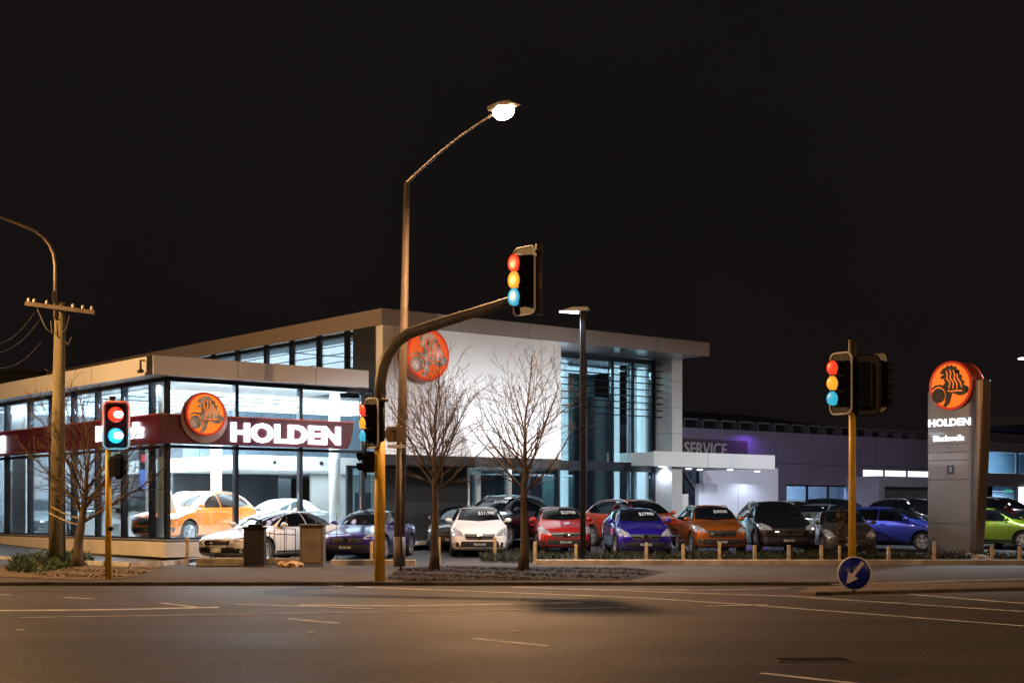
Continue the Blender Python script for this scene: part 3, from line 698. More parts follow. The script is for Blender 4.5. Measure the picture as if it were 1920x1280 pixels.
# canopy at the right
ZC0, ZC1 = 3.19, 3.72
mb = MB(); mb.box(19.1, 25.67, .54, .60, ZC0 - .01, ZC1); mb.box(19.1, 25.67, .602, 4.58, ZC0 + .02, ZC1 - .03); mb.obj('canopy', WHITE, bld)
mb = MB(); mb.box(21.9, 21.912, .536, .54, ZC0, ZC1 - .004); mb.obj('canopy_joint', JOINT, bld)
DL = emit('downlight_lens', (.85, .93, 1), 14)
canopy_l = [(bt(1241, 1.2), 1.2), (bt(1291, 2.6), 2.6), (bt(1312, 3.2), 3.2), (bt(1369, 2.6), 2.6), (bt(1420, 3.4), 3.4)]
for t, s in canopy_l:
    mb = MB(); mb.flat(circ(t, s, .10, 16), ZC0 - .004, ZC0 + .018); mb.obj('downlight', DL, bld)
PB = mat('yard_wall_panel', (.62, .64, .72), .5, noise=.05, nscale=.8)
mb = MB(); mb.box(bt(1318, 4.6), bt(1459, 4.6), 4.6, 4.8, .3, 3.4); mb.box(bt(1310, 4.2), bt(1457, 4.2), 4.2, 4.4, .3, bz(1380, 907, 4.2)); mb.obj('canopy_wall', PB, bld)
mb = MB(); mb.box(bt(1384, 4.2), bt(1384, 4.2) + .014, 4.196, 4.2, .3, bz(1380, 908, 4.2)); mb.obj('wall_joint', JOINT, bld)
mb = MB(); mb.box(bt(1279, 5), bt(1312, 5) + .6, 5.0, 5.1, .3, 3.19); mb.obj('gate_panel', mat('gate_blue', (.10, .13, .2), .5, noise=.2), bld)
ga0, ga1 = bt(1281, 4.95), bt(1312, 4.95)
mb = MB(); mb.box(ga0, ga0 + .05, 4.9, 4.998, .3, 3.18); mb.obj('gate_frame', TRIM, bld)
mb = MB(); mb.prism([(ga0 + .1, 3.1), (ga0 + .2, 3.1), (ga1 + .1, 2.1), (ga1 + .1, 2.0)], 4.93, 4.96); mb.obj('gate_brace', GREYP, bld)
mb = MB(); mb.box(21.0, 21.85, .95, 4.0, ZF, 2.3) if False else mb.box(20.862, 21.35, 1.0, 1.2, .3, 2.2); mb.obj('low_pier', WHITE, bld)

# lights inside and on the showroom
def area(name, loc, sx, sy, power, c=(.86, .95, 1), rot=(0, 0, 0), spread=None):
    l = bpy.data.lights.new(name, 'AREA'); l.shape = 'RECTANGLE'; l.size = sx; l.size_y = sy; l.energy = power; l.color = c
    if spread: l.spread = R(spread)
    o = bpy.data.objects.new(name, l); col.objects.link(o); o.location = loc; o.rotation_euler = rot; return o
def spot(name, loc, target, power, angle, c, blend=.4, size=.1):
    l = bpy.data.lights.new(name, 'SPOT'); l.energy = power; l.spot_size = R(angle); l.spot_blend = blend; l.color = c; l.shadow_soft_size = size
    o = bpy.data.objects.new(name, l); col.objects.link(o); o.location = loc
    o.rotation_euler = (Vector(target) - Vector(loc)).to_track_quat('-Z', 'Y').to_euler(); return o
def point(name, loc, power, c, size=.1):
    l = bpy.data.lights.new(name, 'POINT'); l.energy = power; l.color = c; l.shadow_soft_size = size
    o = bpy.data.objects.new(name, l); col.objects.link(o); o.location = loc; return o
COOL = (.86, .94, 1.0)
area('wing_ceiling_lamp', B(3.2, 2.0, ZG - .3), 5, 3.2, 1400, COOL, (0, 0, BA))
area('wing_ceiling_lamp', B(3.2, 9, ZG - .3), 5, 8, 2400, COOL, (0, 0, BA))
area('front_fill_light', B(3.3, .16, ZG - .2), 6, .1, 300, COOL, (R(50), 0, BA))  # added fill along the front glass to brighten the columns, no fitting
area('side_fill_light', B(.16, 7.5, ZG - .2), .1, 14, 1100, COOL, (0, R(-50), BA))  # added fill along the side glass, tilted in to brighten the fin wall
area('mezzanine_lamp', B(7.5, 5, 2.8), 5, 2.5, 260, COOL, (0, 0, BA))
area('atrium_lamp', B(17, 3.4, ZSO - .4), 5.5, 2, 700, COOL, (0, 0, BA))
area('atrium_lamp', B(17, 4.5, 2.9), 5.5, 2, 350, COOL, (0, 0, BA))
for t, s in canopy_l:
    spot('canopy_downlight', B(t, s, ZC0 - .05), B(t, s, 0), 100, 150, (.72, .82, 1), .6, .06)

# flood lamps washing the white wall: small fittings standing on the yard
for k, t in enumerate((7.6, 9.4, 11.2, 13.0)):
    p = B(t, -3.6, .22)
    f = thing('flood_lamp', 'black flood lamp under the white wall, ' + ('leftmost of four', 'second of four from the left', 'third of four from the left', 'rightmost of four')[k], 'flood lamp', tuple(p), BA, 'flood lamps at the foot of the wall')
    mb = MB(); mb.box(-.12, .12, -.06, .06, .12, .26); mb.obj('housing', BLACK, f, bevel=.01)
    mb = MB(); mb.tube([(0, 0, 0), (0, 0, .12)], .02, 8); mb.obj('stem', BLACK, f)
    spot('flood_beam', B(t, -3.5, .5), B(t, S0, 3.4), 2300, 62, (.93, .97, 1), .8, .02)
# ------------------------------------------------------------------ signs
ORANGE = emit('emblem_orange', (1.0, .23, .025), 1.0)
ORANGE2 = emit('emblem_orange_dim', (1.0, .14, .025), .62)
RIM = emit('emblem_rim', (.75, .05, .02), .55)
SILVER = mat('emblem_silver', (.22, .18, .20), .3, .1, noise=.9, nscale=5, c2=(.9, .88, .9))
FIGD = mat('emblem_dark', (.03, .022, .02), .4, noise=.3, nscale=6)
CASE = mat('emblem_case', (.35, .06, .03), .35, .2, coat=.5, noise=.1)
LETTER = emit('letter_glow', (.93, .86, 1.0), 7)
def curve_band(pts, w):
    """closed polygon following a polyline with a width that tapers at both ends"""
    L = []; Rr = []
    n = len(pts)
    for i, p in enumerate(pts):
        a = pts[max(0, i - 1)]; b = pts[min(n - 1, i + 1)]; dx, dy = b[0] - a[0], b[1] - a[1]; l = math.hypot(dx, dy); ww = w * (.35 + .65 * math.sin(PI * (i + .6) / (n + .2)))
        L.append((p[0] - dy / l * ww, p[1] + dx / l * ww)); Rr.append((p[0] + dy / l * ww, p[1] - dx / l * ww))
    return L + Rr[::-1]
def emblem(root, r, figm, facem, depth=.22, back=False):
    s = -1 if back else 1
    M = Matrix.Rotation(PI, 4, 'Z') if back else Matrix.Identity(4)
    if not back:
        mb = MB(); mb.lathe([(r * .97, depth), (r, depth * .9), (r, .02), (r * .97, 0)], 48); mb.obj('casing', CASE, root)
    off = depth if back else 0
    M = Matrix.Translation((0, off, 0)) @ M
    mb = MB(); mb.lathe([(r * .985, 0), (r * .985, -.05), (r * .90, -.055), (r * .88, -.02)], 48, 0, M); mb.obj('rim', RIM, root)
    mb = MB(); mb.lathe([(r * .895, -.022), (r * .895, -.034)], 48, 0, M); mb.obj('face', facem, root)
    def S(poly): return [(x * r, z * r) for x, z in poly]
    mb = MB()
    mb.prism(S(circ(-.54, -.38, .30, 24, rx=.30)), -.036, -.075, 0, M)
    mb.prism(S([(-.40, .62), (-.30, .72), (-.18, .74), (-.12, .84), (-.02, .76), (.08, .84), (.16, .74), (.28, .76), (.30, .64), (.44, .58), (.42, .46), (.56, .36), (.52, .24), (.68, .12), (.62, .02), (.76, -.06), (.86, -.12), (.82, -.30), (.64, -.40), (.44, -.42), (.24, -.34), (.10, -.32), (.04, -.50), (-.02, -.70), (-.20, -.86), (-.32, -.80), (-.18, -.60), (-.14, -.34), (-.24, -.10), (-.32, -.06), (-.30, .06), (-.20, .14), (-.28, .20), (-.24, .30), (-.36, .28), (-.46, .34), (-.36, .42), (-.28, .46), (-.38, .50), (-.48, .50)]), -.036, -.07, 0, M)
    mb.prism(S(curve_band([(-.84, -.10), (-.66, .02), (-.42, .02), (-.22, -.12), (-.13, -.36), (-.2, -.6)], .045)), -.036, -.08, 0, M)
    mb.obj('lion_figure', figm, root); 
    for bnd in ([(-.16, .60), (-.10, .46), (-.14, .30), (.02, .12), (-.04, -.12)], [(-.02, .66), (.06, .50), (.02, .30), (.18, .10), (.14, -.14)], [(.16, .62), (.24, .42), (.20, .26), (.34, .08), (.34, -.16)], [(.34, .46), (.36, .28), (.50, .10), (.56, -.10)], [(-.1, -.2), (.1, -.24), (.34, -.22), (.6, -.24)]):
        mb = MB(); mb.prism(S(curve_band(bnd, .026)), -.0705, -.078, 0, M); mb.obj('mane_line', facem, root)

# band sign round the corner of the wing
MAROON = mat('maroon_band', (.065, .005, .020), .35, .0, coat=.5, noise=.15, nscale=1)
band = thing('band_sign', 'dark maroon sign band with glowing white letters round the corner of the glass wing', 'sign', tuple(P0), BA); site(band)
z0, z1 = 3.40, 4.19
mb = MB()
mb.prism([(-.42, z0), (5.52, z0), (5.62, z0 + .15), (5.70, z0 + .45), (5.74, z1), (-.42, z1)], -.40, -.22)
mb.box(-.42, -.24, -.218, 17, z0, z1)
mb.obj('band', MAROON, band)
mb = MB(); mb.prism([(-.43, z1 - .02), (-.43, z1 + .012), (5.74, z1 + .012), (5.74, z1 - .02)], -.43, -.402); mb.box(-.45, -.422, -.40, 17, z1 - .02, z1 + .012); mb.obj('band_edge', mat('band_trim', (.45, .10, .08), .3, .4), band)
text_obj('lettering', 'HOLDEN', .70, LETTER, band, (1.66, -.43, z0 + .13), 0, ext=.03, off=.026, sx=1.24, space=1.04)
text_obj('lettering', 'Blackwells', .60, LETTER, band, (-.45, .62, z0 + .2), -PI / 2, ext=.03, off=.016, sx=1.25, align='RIGHT')
text_obj('lettering', 'HOLDEN', .74, LETTER, band, (-.45, 14.2, z0 + .12), -PI / 2, ext=.03, off=.030, sx=1.0, space=1.02)
e1 = thing('lion_emblem', 'round orange emblem with silver lion, mounted on the maroon band of the glass wing', 'emblem', tuple(B(.83, -.57, 4.22)), BA, 'round lion emblems')
e1.scale = (KS,) * 3
emblem(e1, .60, SILVER, ORANGE, .13)
mb = MB()
mb.lathe([(.70, .155), (.70, .12)], 40, 0, Matrix.Translation((.04, 0, -.09)))
mb.obj('backing_ring', mat('emblem_back', (.7, .5, .48), .35, .2), e1)
e2 = thing('lion_emblem', 'round orange emblem with silver lion, high on the tall white wall', 'emblem', tuple(B(T0 + 1.32, S0 - .45, 6.30)), BA, 'round lion emblems')
e2.scale = (KS,) * 3
emblem(e2, .80, mat('emblem_mauve', (.16, .12, .17), .35, .4, noise=.9, nscale=4, c2=(.8, .75, .85)), ORANGE2, .42)

# pylon sign
PYL = mat('pylon_metal', (.19, .19, .20), .28, .7, coat=.3, noise=.12, nscale=1.5, stretch=(1, 1, .2))
py = thing('pylon_sign', 'tall grey metal pylon sign with glowing white letters at the right', 'sign', (0, 0, 0), BA + PI / 2 + PI)   # local x runs towards the viewer, along -V
pc = G(1788, 1040, .2); py.location = (pc.x, pc.y, .2)
mb = MB()
cuts = [0.02, .98, 2.35, 2.95, 3.2, 3.45, 3.98, 5.15]
for i in range(len(cuts) - 1): mb.box(-.80, .80, -.20, .20, cuts[i] + .012, cuts[i + 1])
mb.box(-.77, .77, -.17, .17, 0.0, 5.13)
mb.obj('panel', PYL, py, bevel=.006)
fin = []
mb = MB()
for i in range(15):
    z = i / 14 * 5.42; k = math.sin(PI / 2 * min(1, .1 + i / 15)); xo = .86 + .30 * k
    fin.append((xo, z))
poly = [(.815, 0.0)] + [(.815, 5.42)] + [(x, z) for x, z in fin[::-1]]
mb.prism(poly, -.25, .25); mb.obj('curved_fin', mat('fin_metal', (.24, .18, .14), .3, .7, noise=.1), py, bevel=.07)
LETTER2 = emit('small_letter_glow', (.93, .9, 1.0), 2.2)
text_obj('lettering', 'HOLDEN', .31, LETTER2, py, (-.78, -.225, 3.98 + .05), 0, ext=.012, off=.010, sx=1.22)
text_obj('lettering', 'Blackwells', .25, LETTER2, py, (-.60, -.225, 3.56), 0, ext=.012, off=.004, sx=1.08)
text_obj('lettering', 'HOLDEN', .34, LETTER2, py, (.78, .225, 3.98 + .03), PI, ext=.012, off=.008, sx=1.08)
text_obj('lettering', 'Blackwells', .25, LETTER2, py, (.60, .225, 3.56), PI, ext=.012, off=.004, sx=1.08)
mb = MB(); mb.box(-.09, .15, -.212, -.204, 2.52, 2.80); mb.obj('small_badge', mat('badge_blue', (.01, .03, .16), .4), py)
mb = MB(); mb.prism([(-.0, 2.60), (.0, 2.74), (.02, 2.74), (.02, 2.62), (.05, 2.62), (.05, 2.74), (.07, 2.74), (.07, 2.60)], -.216, -.213); mb.obj('badge_mark', PLATE, py)
e3 = thing('lion_emblem', 'round orange emblem with dark lion on top of the tall pylon sign', 'emblem', (0, 0, 0), BA + PI / 2 + PI, 'round lion emblems')
c3 = Vector((pc.x, pc.y, 0)); 
e3.location = (pc.x + .04, pc.y, CH + (956 - 724) / F * pc.y); 
ax = Vector((math.cos(py.rotation_euler.z), math.sin(py.rotation_euler.z), 0)); ay = Vector((-ax.y, ax.x, 0))
e3.location = Vector(e3.location) - ay * .30 + ax * .06
emblem(e3, .77, FIGD, emit('emblem_orange_bright', (1.0, .19, .02), 1.05), .60)
emblem(e3, .77, FIGD, ORANGE2, .60, back=True)
stn = MB()
def rock(c, r, n=7):
    mb = MB(); vs = []; 
    me = bpy.data.meshes.new('t'); bm = bmesh.new(); bmesh.ops.create_icosphere(bm, subdivisions=2, radius=r)
    for v in bm.verts: v.co *= random.uniform(.8, 1.15); v.co.z *= .6
    mb.add([v.co + Vector(c) for v in bm.verts], [[v.index for v in f.verts] for f in bm.faces]); bm.free(); return mb
for k, (x, y, r, l) in enumerate(((1743, 1046, .2, 'pale rock at the left foot of the pylon sign'), (1818, 1045, .22, 'pale rock at the right foot of the pylon sign'), (1838, 1048, .26, 'larger pale rock under the curved fin of the pylon sign'))):
    tag(rock(G(x, y, .24), r).obj('rock', CONC), l, 'rock', 'rocks at the foot of the pylon')

# ------------------------------------------------------------------ service building and neighbours
sb = thing('service_building', 'long low service building with purple grey walls behind the yard', 'building', tuple(P0), BA); site(sb)
VW = mat('purple_grey_wall', (.17, .15, .225), .6, noise=.08, nscale=.6)
SS = 9.5
tw0, tw1 = 20.9, bt(1748, SS)
zw = bz(1500, 812, SS)
w0, w1 = bt(1474, SS), bt(1592, SS); wz0, wz1 = bz(1530, 962, SS), bz(1530, 909, SS)
g0 = bt(1618, SS); g1 = bt(1745, SS); gz0, gz1 = bz(1680, 908, SS), bz(1680, 880, SS)
mb = MB(); mb.box(tw0, w0, SS, SS + .3, .3, zw); mb.box(w0 + .001, w1, SS, SS + .3, wz1, zw); mb.box(w0 + .001, w1, SS, SS + .3, .3, wz0)
mb.box(w1 + .001, g0, SS, SS + .3, .3, zw); mb.box(g0 + .001, g1, SS, SS + .3, gz1, zw); mb.box(g0 + .001, g1, SS, SS + .3, .3, gz0 - .3); mb.obj('wall', VW, sb)
mb = MB(); mb.box(tw0, g1, SS - .004, SS - .0005, bz(1500, 870, SS), bz(1500, 870, SS) + .02)
for px in (1455, 1520, 1640): mb.box(bt(px, SS), bt(px, SS) + .015, SS - .004, SS - .0005, wz1 + .1, zw - .02)
mb.obj('panel_joint', TRIM, sb)
# roof behind with dark ribs
mb = MB(); mb.add([(tw0, SS + .1, zw + .02), (g1, SS + .1, zw + .02), (g1 - 1, SS + 12, zw + 1.9), (tw0, SS + 12, zw + 1.9)], [(0, 1, 2, 3)])
mb.obj('roof', mat('roof_dark', (.02, .018, .02), .7, noise=.3), sb)
mb = MB()
k = tw0 + .3
while k < g1 - .5:
    mb.box(k, k + .05, SS + .02, SS + .5, zw, zw + .42); mb.box(k, k + .95, SS + .02, SS + .07, zw + .36, zw + .43); k += 1.25
mb.obj('roof_frame', mat('roof_frame_grey', (.10, .09, .12), .6), sb)
WG = glass('service_pane', (.8, .9, 1), .1)
n3 = 3
for i in range(n3):
    a = w0 + (w1 - w0) * i / n3; b = w0 + (w1 - w0) * (i + 1) / n3; f = MB(); zm = wz0 + (wz1 - wz0) * .38
    f.box(a, a + .07, SS + .02, SS + .12, wz0, wz1); f.box(a + .072, b, SS + .02, SS + .12, wz1 - .07, wz1); f.box(a + .072, b, SS + .02, SS + .12, zm, zm + .06); f.box(a + .072, b, SS + .02, SS + .12, wz0, wz0 + .06)
    fo = f.obj('window', FRAME, sb); p = MB(); p.box(a + .072, b, SS + .06, SS + .07, wz0 + .06, wz1 - .07); p.obj('pane', WG, fo)
mb = MB(); mb.box(w0 - 1, g1, SS + 4, SS + 4.1, .3, zw - .3); mb.box(w0 - 1, g1, SS + .35, SS + 4, zw - .4, zw - .3); mb.box(w0 - 1, g1, SS + .35, SS + 4, .3, .5); mb.obj('inner_wall', mat('service_inner', (.4, .45, .5), .6, noise=.1), sb)
for k in range(4):
    mb = MB(); tx = w0 + .2 + k * .9; mb.box(tx, tx + .35, SS + 3.2 - k * .3, SS + 3.6 - k * .3, .5, 1.2 + .5 * (k % 2) + .6); mb.obj('cabinet', mat('cabinet_white', (.6, .65, .7), .5), sb)
area('service_lamp', B((w0 + w1) / 2, SS + 2, zw - .5), 5, 2.5, 2200, (.7, .88, 1), (0, 0, BA))
# bright strip windows
LIT = emit('lit_window', (.88, .93, 1), 1.3)
for i, (a, b) in enumerate(((1618, 1657), (1659, 1700), (1702, 1744))):
    t_a, t_b = bt(a, SS), bt(b, SS); zz0 = gz0 - (.3 if i == 0 else 0)
    fo = MB().box(t_a, t_a + .05, SS + .03, SS + .1, zz0, gz1).box(t_a + .052, t_b, SS + .03, SS + .1, gz1 - .05, gz1).obj('strip_window', FRAME, sb)
    MB().box(t_a + .052, t_b, SS + .06, SS + .07, zz0, gz1 - .052).obj('pane', LIT, fo)
# garage bay standing proud
SGB = SS - 2.0
ga, gb = bt(1648, SGB), bt(1752, SGB); gh = bz(1690, 893, SGB); gd = bz(1690, 912, SGB)
mb = MB(); mb.box(ga, ga + .45, SGB, SS - .01, .3, gh); mb.box(ga + .452, gb, SGB, SS - .01, gd, gh); mb.box(gb + .002, gb + .4, SGB, SS - .01, .3, gh); mb.obj('garage_frame', mat('garage_grey', (.30, .30, .36), .6, noise=.08), sb)
mb = MB()
for k in range(34):
    zz = .35 + k * .085
    if zz + .08 < gd: mb.box(ga + .46, gb - .01, SGB + .4 + (.008 if k % 2 else 0), SGB + .44, zz, zz + .083)
mb.obj('roller_door', mat('roller_door', (.14, .15, .16), .45, .3), sb)
mb = MB(); mb.box(w1 + .1, ga - .1, SS - .35, SS - .3, .3, wz1); mb.obj('dark_door', mat('dark_door_blue', (.02, .025, .04), .4), sb)
text_obj('lettering', 'SERVICE', .80, mat('service_letter', (.42, .40, .40), .5), sb, (bt(1279, SS), SS - .12, bz(1330, 853, SS)), 0, ext=.03, off=.012, sx=.98)
mb = MB(); mb.box(tw0 + .01, bt(1400, SS), SS - .06, SS - .006, bz(1330, 870, SS) + .05, bz(1340, 824, SS)); mb.obj('sign_panel', mat('sign_brown', (.06, .035, .045), .6), sb)
area('sign_wash_lamp', B(bt(1398, SS), SS - .5, zw + .1), .5, .2, 70, (.3, .12, 1), (R(-30), 0, BA))

nb = thing('workshop_building', 'grey two storey building with lit doorway behind the pylon sign', 'building', tuple(P0), BA); site(nb)
S2 = 12.0
a0, a1 = bt(1838, S2), bt(2080, S2)
zt_ = bz(1880, 829, S2); zu1, zu0 = bz(1890, 848, S2), bz(1890, 887, S2); zd = bz(1890, 912, S2)
o0, o1 = bt(1852, S2), bt(1990, S2)
mb = MB(); mb.box(a0, a1, S2, S2 + .3, zu1, zt_); mb.box(a0, a1, S2, S2 + .3, zd, zu0); mb.box(a0, o0, S2, S2 + .3, zu0 + .001, zu1 - .001); mb.box(a0, o0, S2, S2 + .3, .3, zd - .001); mb.box(o1, a1, S2, S2 + .3, .3, zd - .001)
mb.obj('wall', mat('neighbour_grey', (.26, .26, .30), .6, noise=.06), nb)
PT = mat('inner_pale', (.45, .55, .62), .6, noise=.1)
mb = MB(); mb.box(a0, a1, S2 + 3, S2 + 3.1, .3, zt_ - .1); mb.box(a0, a1, S2 + .31, S2 + 2.9, zu0 - .15, zu0 - .05); mb.box(a0, a1, S2 + .31, S2 + 2.9, zt_ - .12, zt_ - .02); mb.obj('inner_wall', PT, nb)
for px in (1852, 1908, 1960):
    t_ = bt(px, S2); fo = MB().box(t_, t_ + .14, S2 + .05, S2 + .15, zu0, zu1).obj('window', FRAME, nb); MB().box(t_ + .15, bt(px + 54, S2), S2 + .09, S2 + .1, zu0 + .01, zu1 - .01).obj('pane', PANED, fo)
MB().box(bt(1852, S2), bt(1862, S2), S2 + .05, S2 + .15, .3, zd).obj('door_jamb', FRAME, nb)
fo = MB().box(bt(1905, S2), bt(1911, S2), S2 + .05, S2 + .15, .3, zd).obj('door_jamb', FRAME, nb)
MB().box(bt(1862, S2) + .01, bt(1905, S2) - .01, S2 + .09, S2 + .1, .3, zd).obj('pane', WG, fo)
mb = MB(); mb.box(bt(1912, S2), bt(1925, S2), S2 - .1, S2 + .2, .3, zd); mb.obj('glowing_pillar', LIT, nb)  # white column, not a lamp; brightness comes from the window's glow material
mb = MB(); mb.box(bt(1885, S2 + .3), bt(1896, S2 + .3), S2 + .3, S2 + .34, zd - .35, zd - .15); mb.obj('exit_sign', emit('exit_green', (.2, .9, .5), 1.4), nb)
mb = MB(); mb.box(bt(1878, S2 + 1), a1, S2 - 2, S2 + 6, zt_ + 1.1, zt_ + 1.6); mb.obj('upper_roof', mat('roof_slab_grey', (.10, .10, .11), .6), nb)
area('workshop_lamp', B((o0 + o1) / 2, S2 + 1.5, zd - .25), 5, 2, 1600, (.75, .9, 1), (0, 0, BA))
area('workshop_lamp', B((o0 + o1) / 2, S2 + 1.5, zt_ - .3), 5, 2, 900, (.75, .9, 1), (0, 0, BA))
# dark building far left
fb = MB(); p = D(-60, 0, 66); q = D(74, 0, 66); fb.box(p.x, q.x, 66, 74, 0, CH + (956 - 698) / F * 66); fb.box(p.x, q.x + .2, 65.8, 74, CH + (956 - 698) / F * 66 + .002, CH + (956 - 695) / F * 66)
tag(fb.obj('dark_building', mat('far_dark', (.004, .004, .005), .8)), 'black unlit building showing above the roof at the far left', 'building')

# ------------------------------------------------------------------ signals
YEL = mat('signal_pole_yellow', (.72, .42, .025), .45, noise=.25, nscale=3, c2=(.82, .52, .05))
GPOLE = mat('galvanised_steel', (.17, .15, .125), .5, .5, noise=.25, nscale=4)
BOARD = mat('target_board', (.006, .006, .007), .5)
BORDER = mat('board_border', (.80, .76, .70), .6)
SIGR = emit('signal_red', (1.0, .055, .02), .95); SIGA = emit('signal_amber', (1.0, .42, .03), .95); SIGC = emit('signal_green', (.03, .42, .62), 1.0)
def signal(label, loc, yaw, board=(.62, 1.30), lens=.15, gap=.335, lamps=('r', 'a', 'g'), ext=.24, scale=1., dark=False, group='traffic signals', bigger=False):
    """faces local -y"""
    r_ = thing('traffic_signal', label, 'traffic signal', tuple(loc), yaw, group); r_.scale = (scale,) * 3
    bw, bh = board; pl = rounded(-bw / 2, bw / 2, -bh / 2, bh / 2, .12)
    mb = MB(); mb.prism(pl, 0, .02); mb.obj('target_board', BOARD, r_)
    mb = MB(); mb.tube([(x, -.006, z) for x, z in pl] + [(pl[0][0], -.006, pl[0][1])], .02, 6, cap=False); mb.obj('board_border', BLACK if dark else BORDER, r_)
    n = len(lamps); mats_ = {'r': SIGR, 'a': SIGA, 'g': SIGC}
    mb = MB(); mb.box(-lens * 1.15, lens * 1.15, .022, .20, -n * gap / 2, n * gap / 2); mb.box(-lens * 1.2, lens * 1.2, -.05, -.002, -n * gap / 2, n * gap / 2); mb.obj('housing', BLACK, r_, bevel=.015)
    for i, c in enumerate(lamps):
        z = (n - 1) * gap / 2 - i * gap; M = Matrix.Translation((0, 0, z))
        mb = MB(); nn = 20; vs = []; fs = []
        for k in range(nn + 1):
            t = R(-50 + 280 * k / nn); vs += [(lens * 1.06 * math.cos(t), -.052, lens * 1.06 * math.sin(t)), (lens * 1.06 * math.cos(t), -ext - .02 * math.sin(t), lens * 1.06 * math.sin(t))]
        for k in range(nn): fs.append((2 * k, 2 * k + 1, 2 * k + 3, 2 * k + 2))
        mb.add(vs, fs, 0, True, M); mb.obj('visor', BLACK, r_)
        if not dark:
            mb = MB(); mb.lathe([(lens, -ext + .06), (lens, -ext), (lens * .8, -ext - .008), (lens * .4, -ext - .013), (.002, -ext - .015)], 24, 0, M); mb.obj('lens', mats_[c], r_)
        else:
            mb = MB(); mb.lathe([(lens, -.06), (lens * .6, -.075), (.002, -.08)], 20, 0, M); mb.obj('lens', mat('lens_off', (.01, .012, .014), .2), r_)
    return r_
# middle pole with its mast arm
YA = F * (CH - .085) / (1088 - HY)
XA = (712 - CX) / F * YA
ma = thing('mast_arm_pole', 'yellow based traffic pole with grey arm curving over the road', 'traffic pole', (XA, YA, .083))
def zz(py, Y): return CH - (py - HY) / F * Y - .09
mb = MB(); mb.tube([(0, 0, 0), (0, 0, zz(826, YA))], .115, 24); mb.obj('yellow_shaft', YEL, ma)
mb = MB(); mb.tube([(0, 0, zz(826, YA) + .002), (0, 0, zz(752, YA))], .113, 24); mb.obj('dark_shaft', mat('dark_shaft', (.02, .016, .012), .6, noise=.4, nscale=4), ma)
mb = MB(); mb.tube([(0, 0, zz(752, YA)), (0, 0, zz(747, YA))], .19, 20); mb.obj('flange', GPOLE, ma)
pe = D(1010, 540, 30.8); pts = []
end = Vector((pe.x - XA, 30.8 - YA, 0))
prof = [(712, 748), (713, 715), (717, 690), (727, 664), (742, 642), (765, 625), (800, 613), (850, 597), (900, 582), (950, 566), (1000, 551)]
for (px, py_) in prof:
    Y = YA + (30.8 - YA) * max(0, min(1, (px - 712) / (1000 - 712))); q = D(px, py_, Y); pts.append((q.x - XA, Y - YA, q.z - .09))
mb = MB(); mb.tube(pts, [.125, .125, .125, .125, .122, .12, .118, .113, .108, .104, .10], 20); mb.obj('mast_arm', GPOLE, ma)
tb = D(1010, 590, 30.8); tt_ = D(1010, 457, 30.8)
mb = MB(); mb.tube([(tb.x - XA, 30.8 - YA, tb.z - .09), (tb.x - XA, 30.8 - YA, tt_.z - .09)], .075, 16)
mb.tube([(tb.x - XA, 30.8 - YA, tt_.z - .28), (tb.x - XA, 30.8 - YA, tt_.z - .22)], .095, 16); mb.obj('end_tube', mat('brown_steel', (.10, .075, .055), .5, .4, noise=.3, nscale=5), ma)
hd = D(983, 527, 30.6)
signal('high traffic signal at the end of the curved arm, red amber and blue green lamps', (hd.x, 30.6, hd.z), R(-50), (.68, 1.42), .185, .355, ext=.30)
mb = MB(); mb.tube([(hd.x - XA + .1, 30.68 - YA, hd.z - .13), (tb.x - XA, 30.8 - YA, hd.z - .13)], .03, 8); mb.obj('bracket', GPOLE, ma)
h2 = D(697, 793, YA - .1)
signal('low traffic signal on the left of the middle yellow pole', (h2.x, YA - .1, h2.z), R(-52), (.50, 1.06), .125, .27, ext=.24)
mb = MB(); mb.tube([(h2.x - XA, -.1, h2.z - .13 + .1), (0, 0, h2.z - .13 + .1)], .025, 8); mb.obj('bracket', BLACK, ma)
ph = D(684, 866, YA)
pd = signal('small dark pedestrian signal hanging left of the middle yellow pole', (ph.x, YA, ph.z), R(-75), (.24, .50), .085, .22, ('r', 'g'), .16, dark=True, group='pedestrian signals')
mb = MB(); mb.tube([(ph.x - XA + .02, 0, ph.z - .13 - .3), (ph.x - XA + .02, 0, ph.z + .5)], .022, 8); mb.tube([(ph.x - XA + .02, 0, ph.z + .1), (0, 0, ph.z + .1)], .02, 8); mb.obj('side_bracket', BLACK, ma)
# street name plates beyond
sp = D(736, 814, 35); spl = thing('direction_sign', 'brown pointed direction sign between the two tall middle poles', 'sign', (sp.x, 35, .13))
mb = MB(); c = sp.z - .13
mb.prism([(-.22, c - .0), (-.12, c + .19), (.3, c + .19), (.3, c - .19), (-.12, c - .19)], -.01, .01); mb.obj('sign_plate', mat('sign_plate_brown', (.22, .15, .09), .6), spl)
mb = MB(); mb.prism([(-.05, c + .06), (-.05, c + .1), (.09, c + .1), (.09, c - .12), (.05, c - .12), (.05, c + .06)], -.016, -.012); mb.obj('sign_mark', TRIM, spl)
mb = MB(); mb.box(-.12, .3, -.01, .01, c - .33, c - .25); mb.obj('name_plate', PLATE, spl)
mb = MB(); mb.tube([(.2, .03, 0), (.2, .03, c + .2)], .03, 10); mb.obj('post', GPOLE, spl)

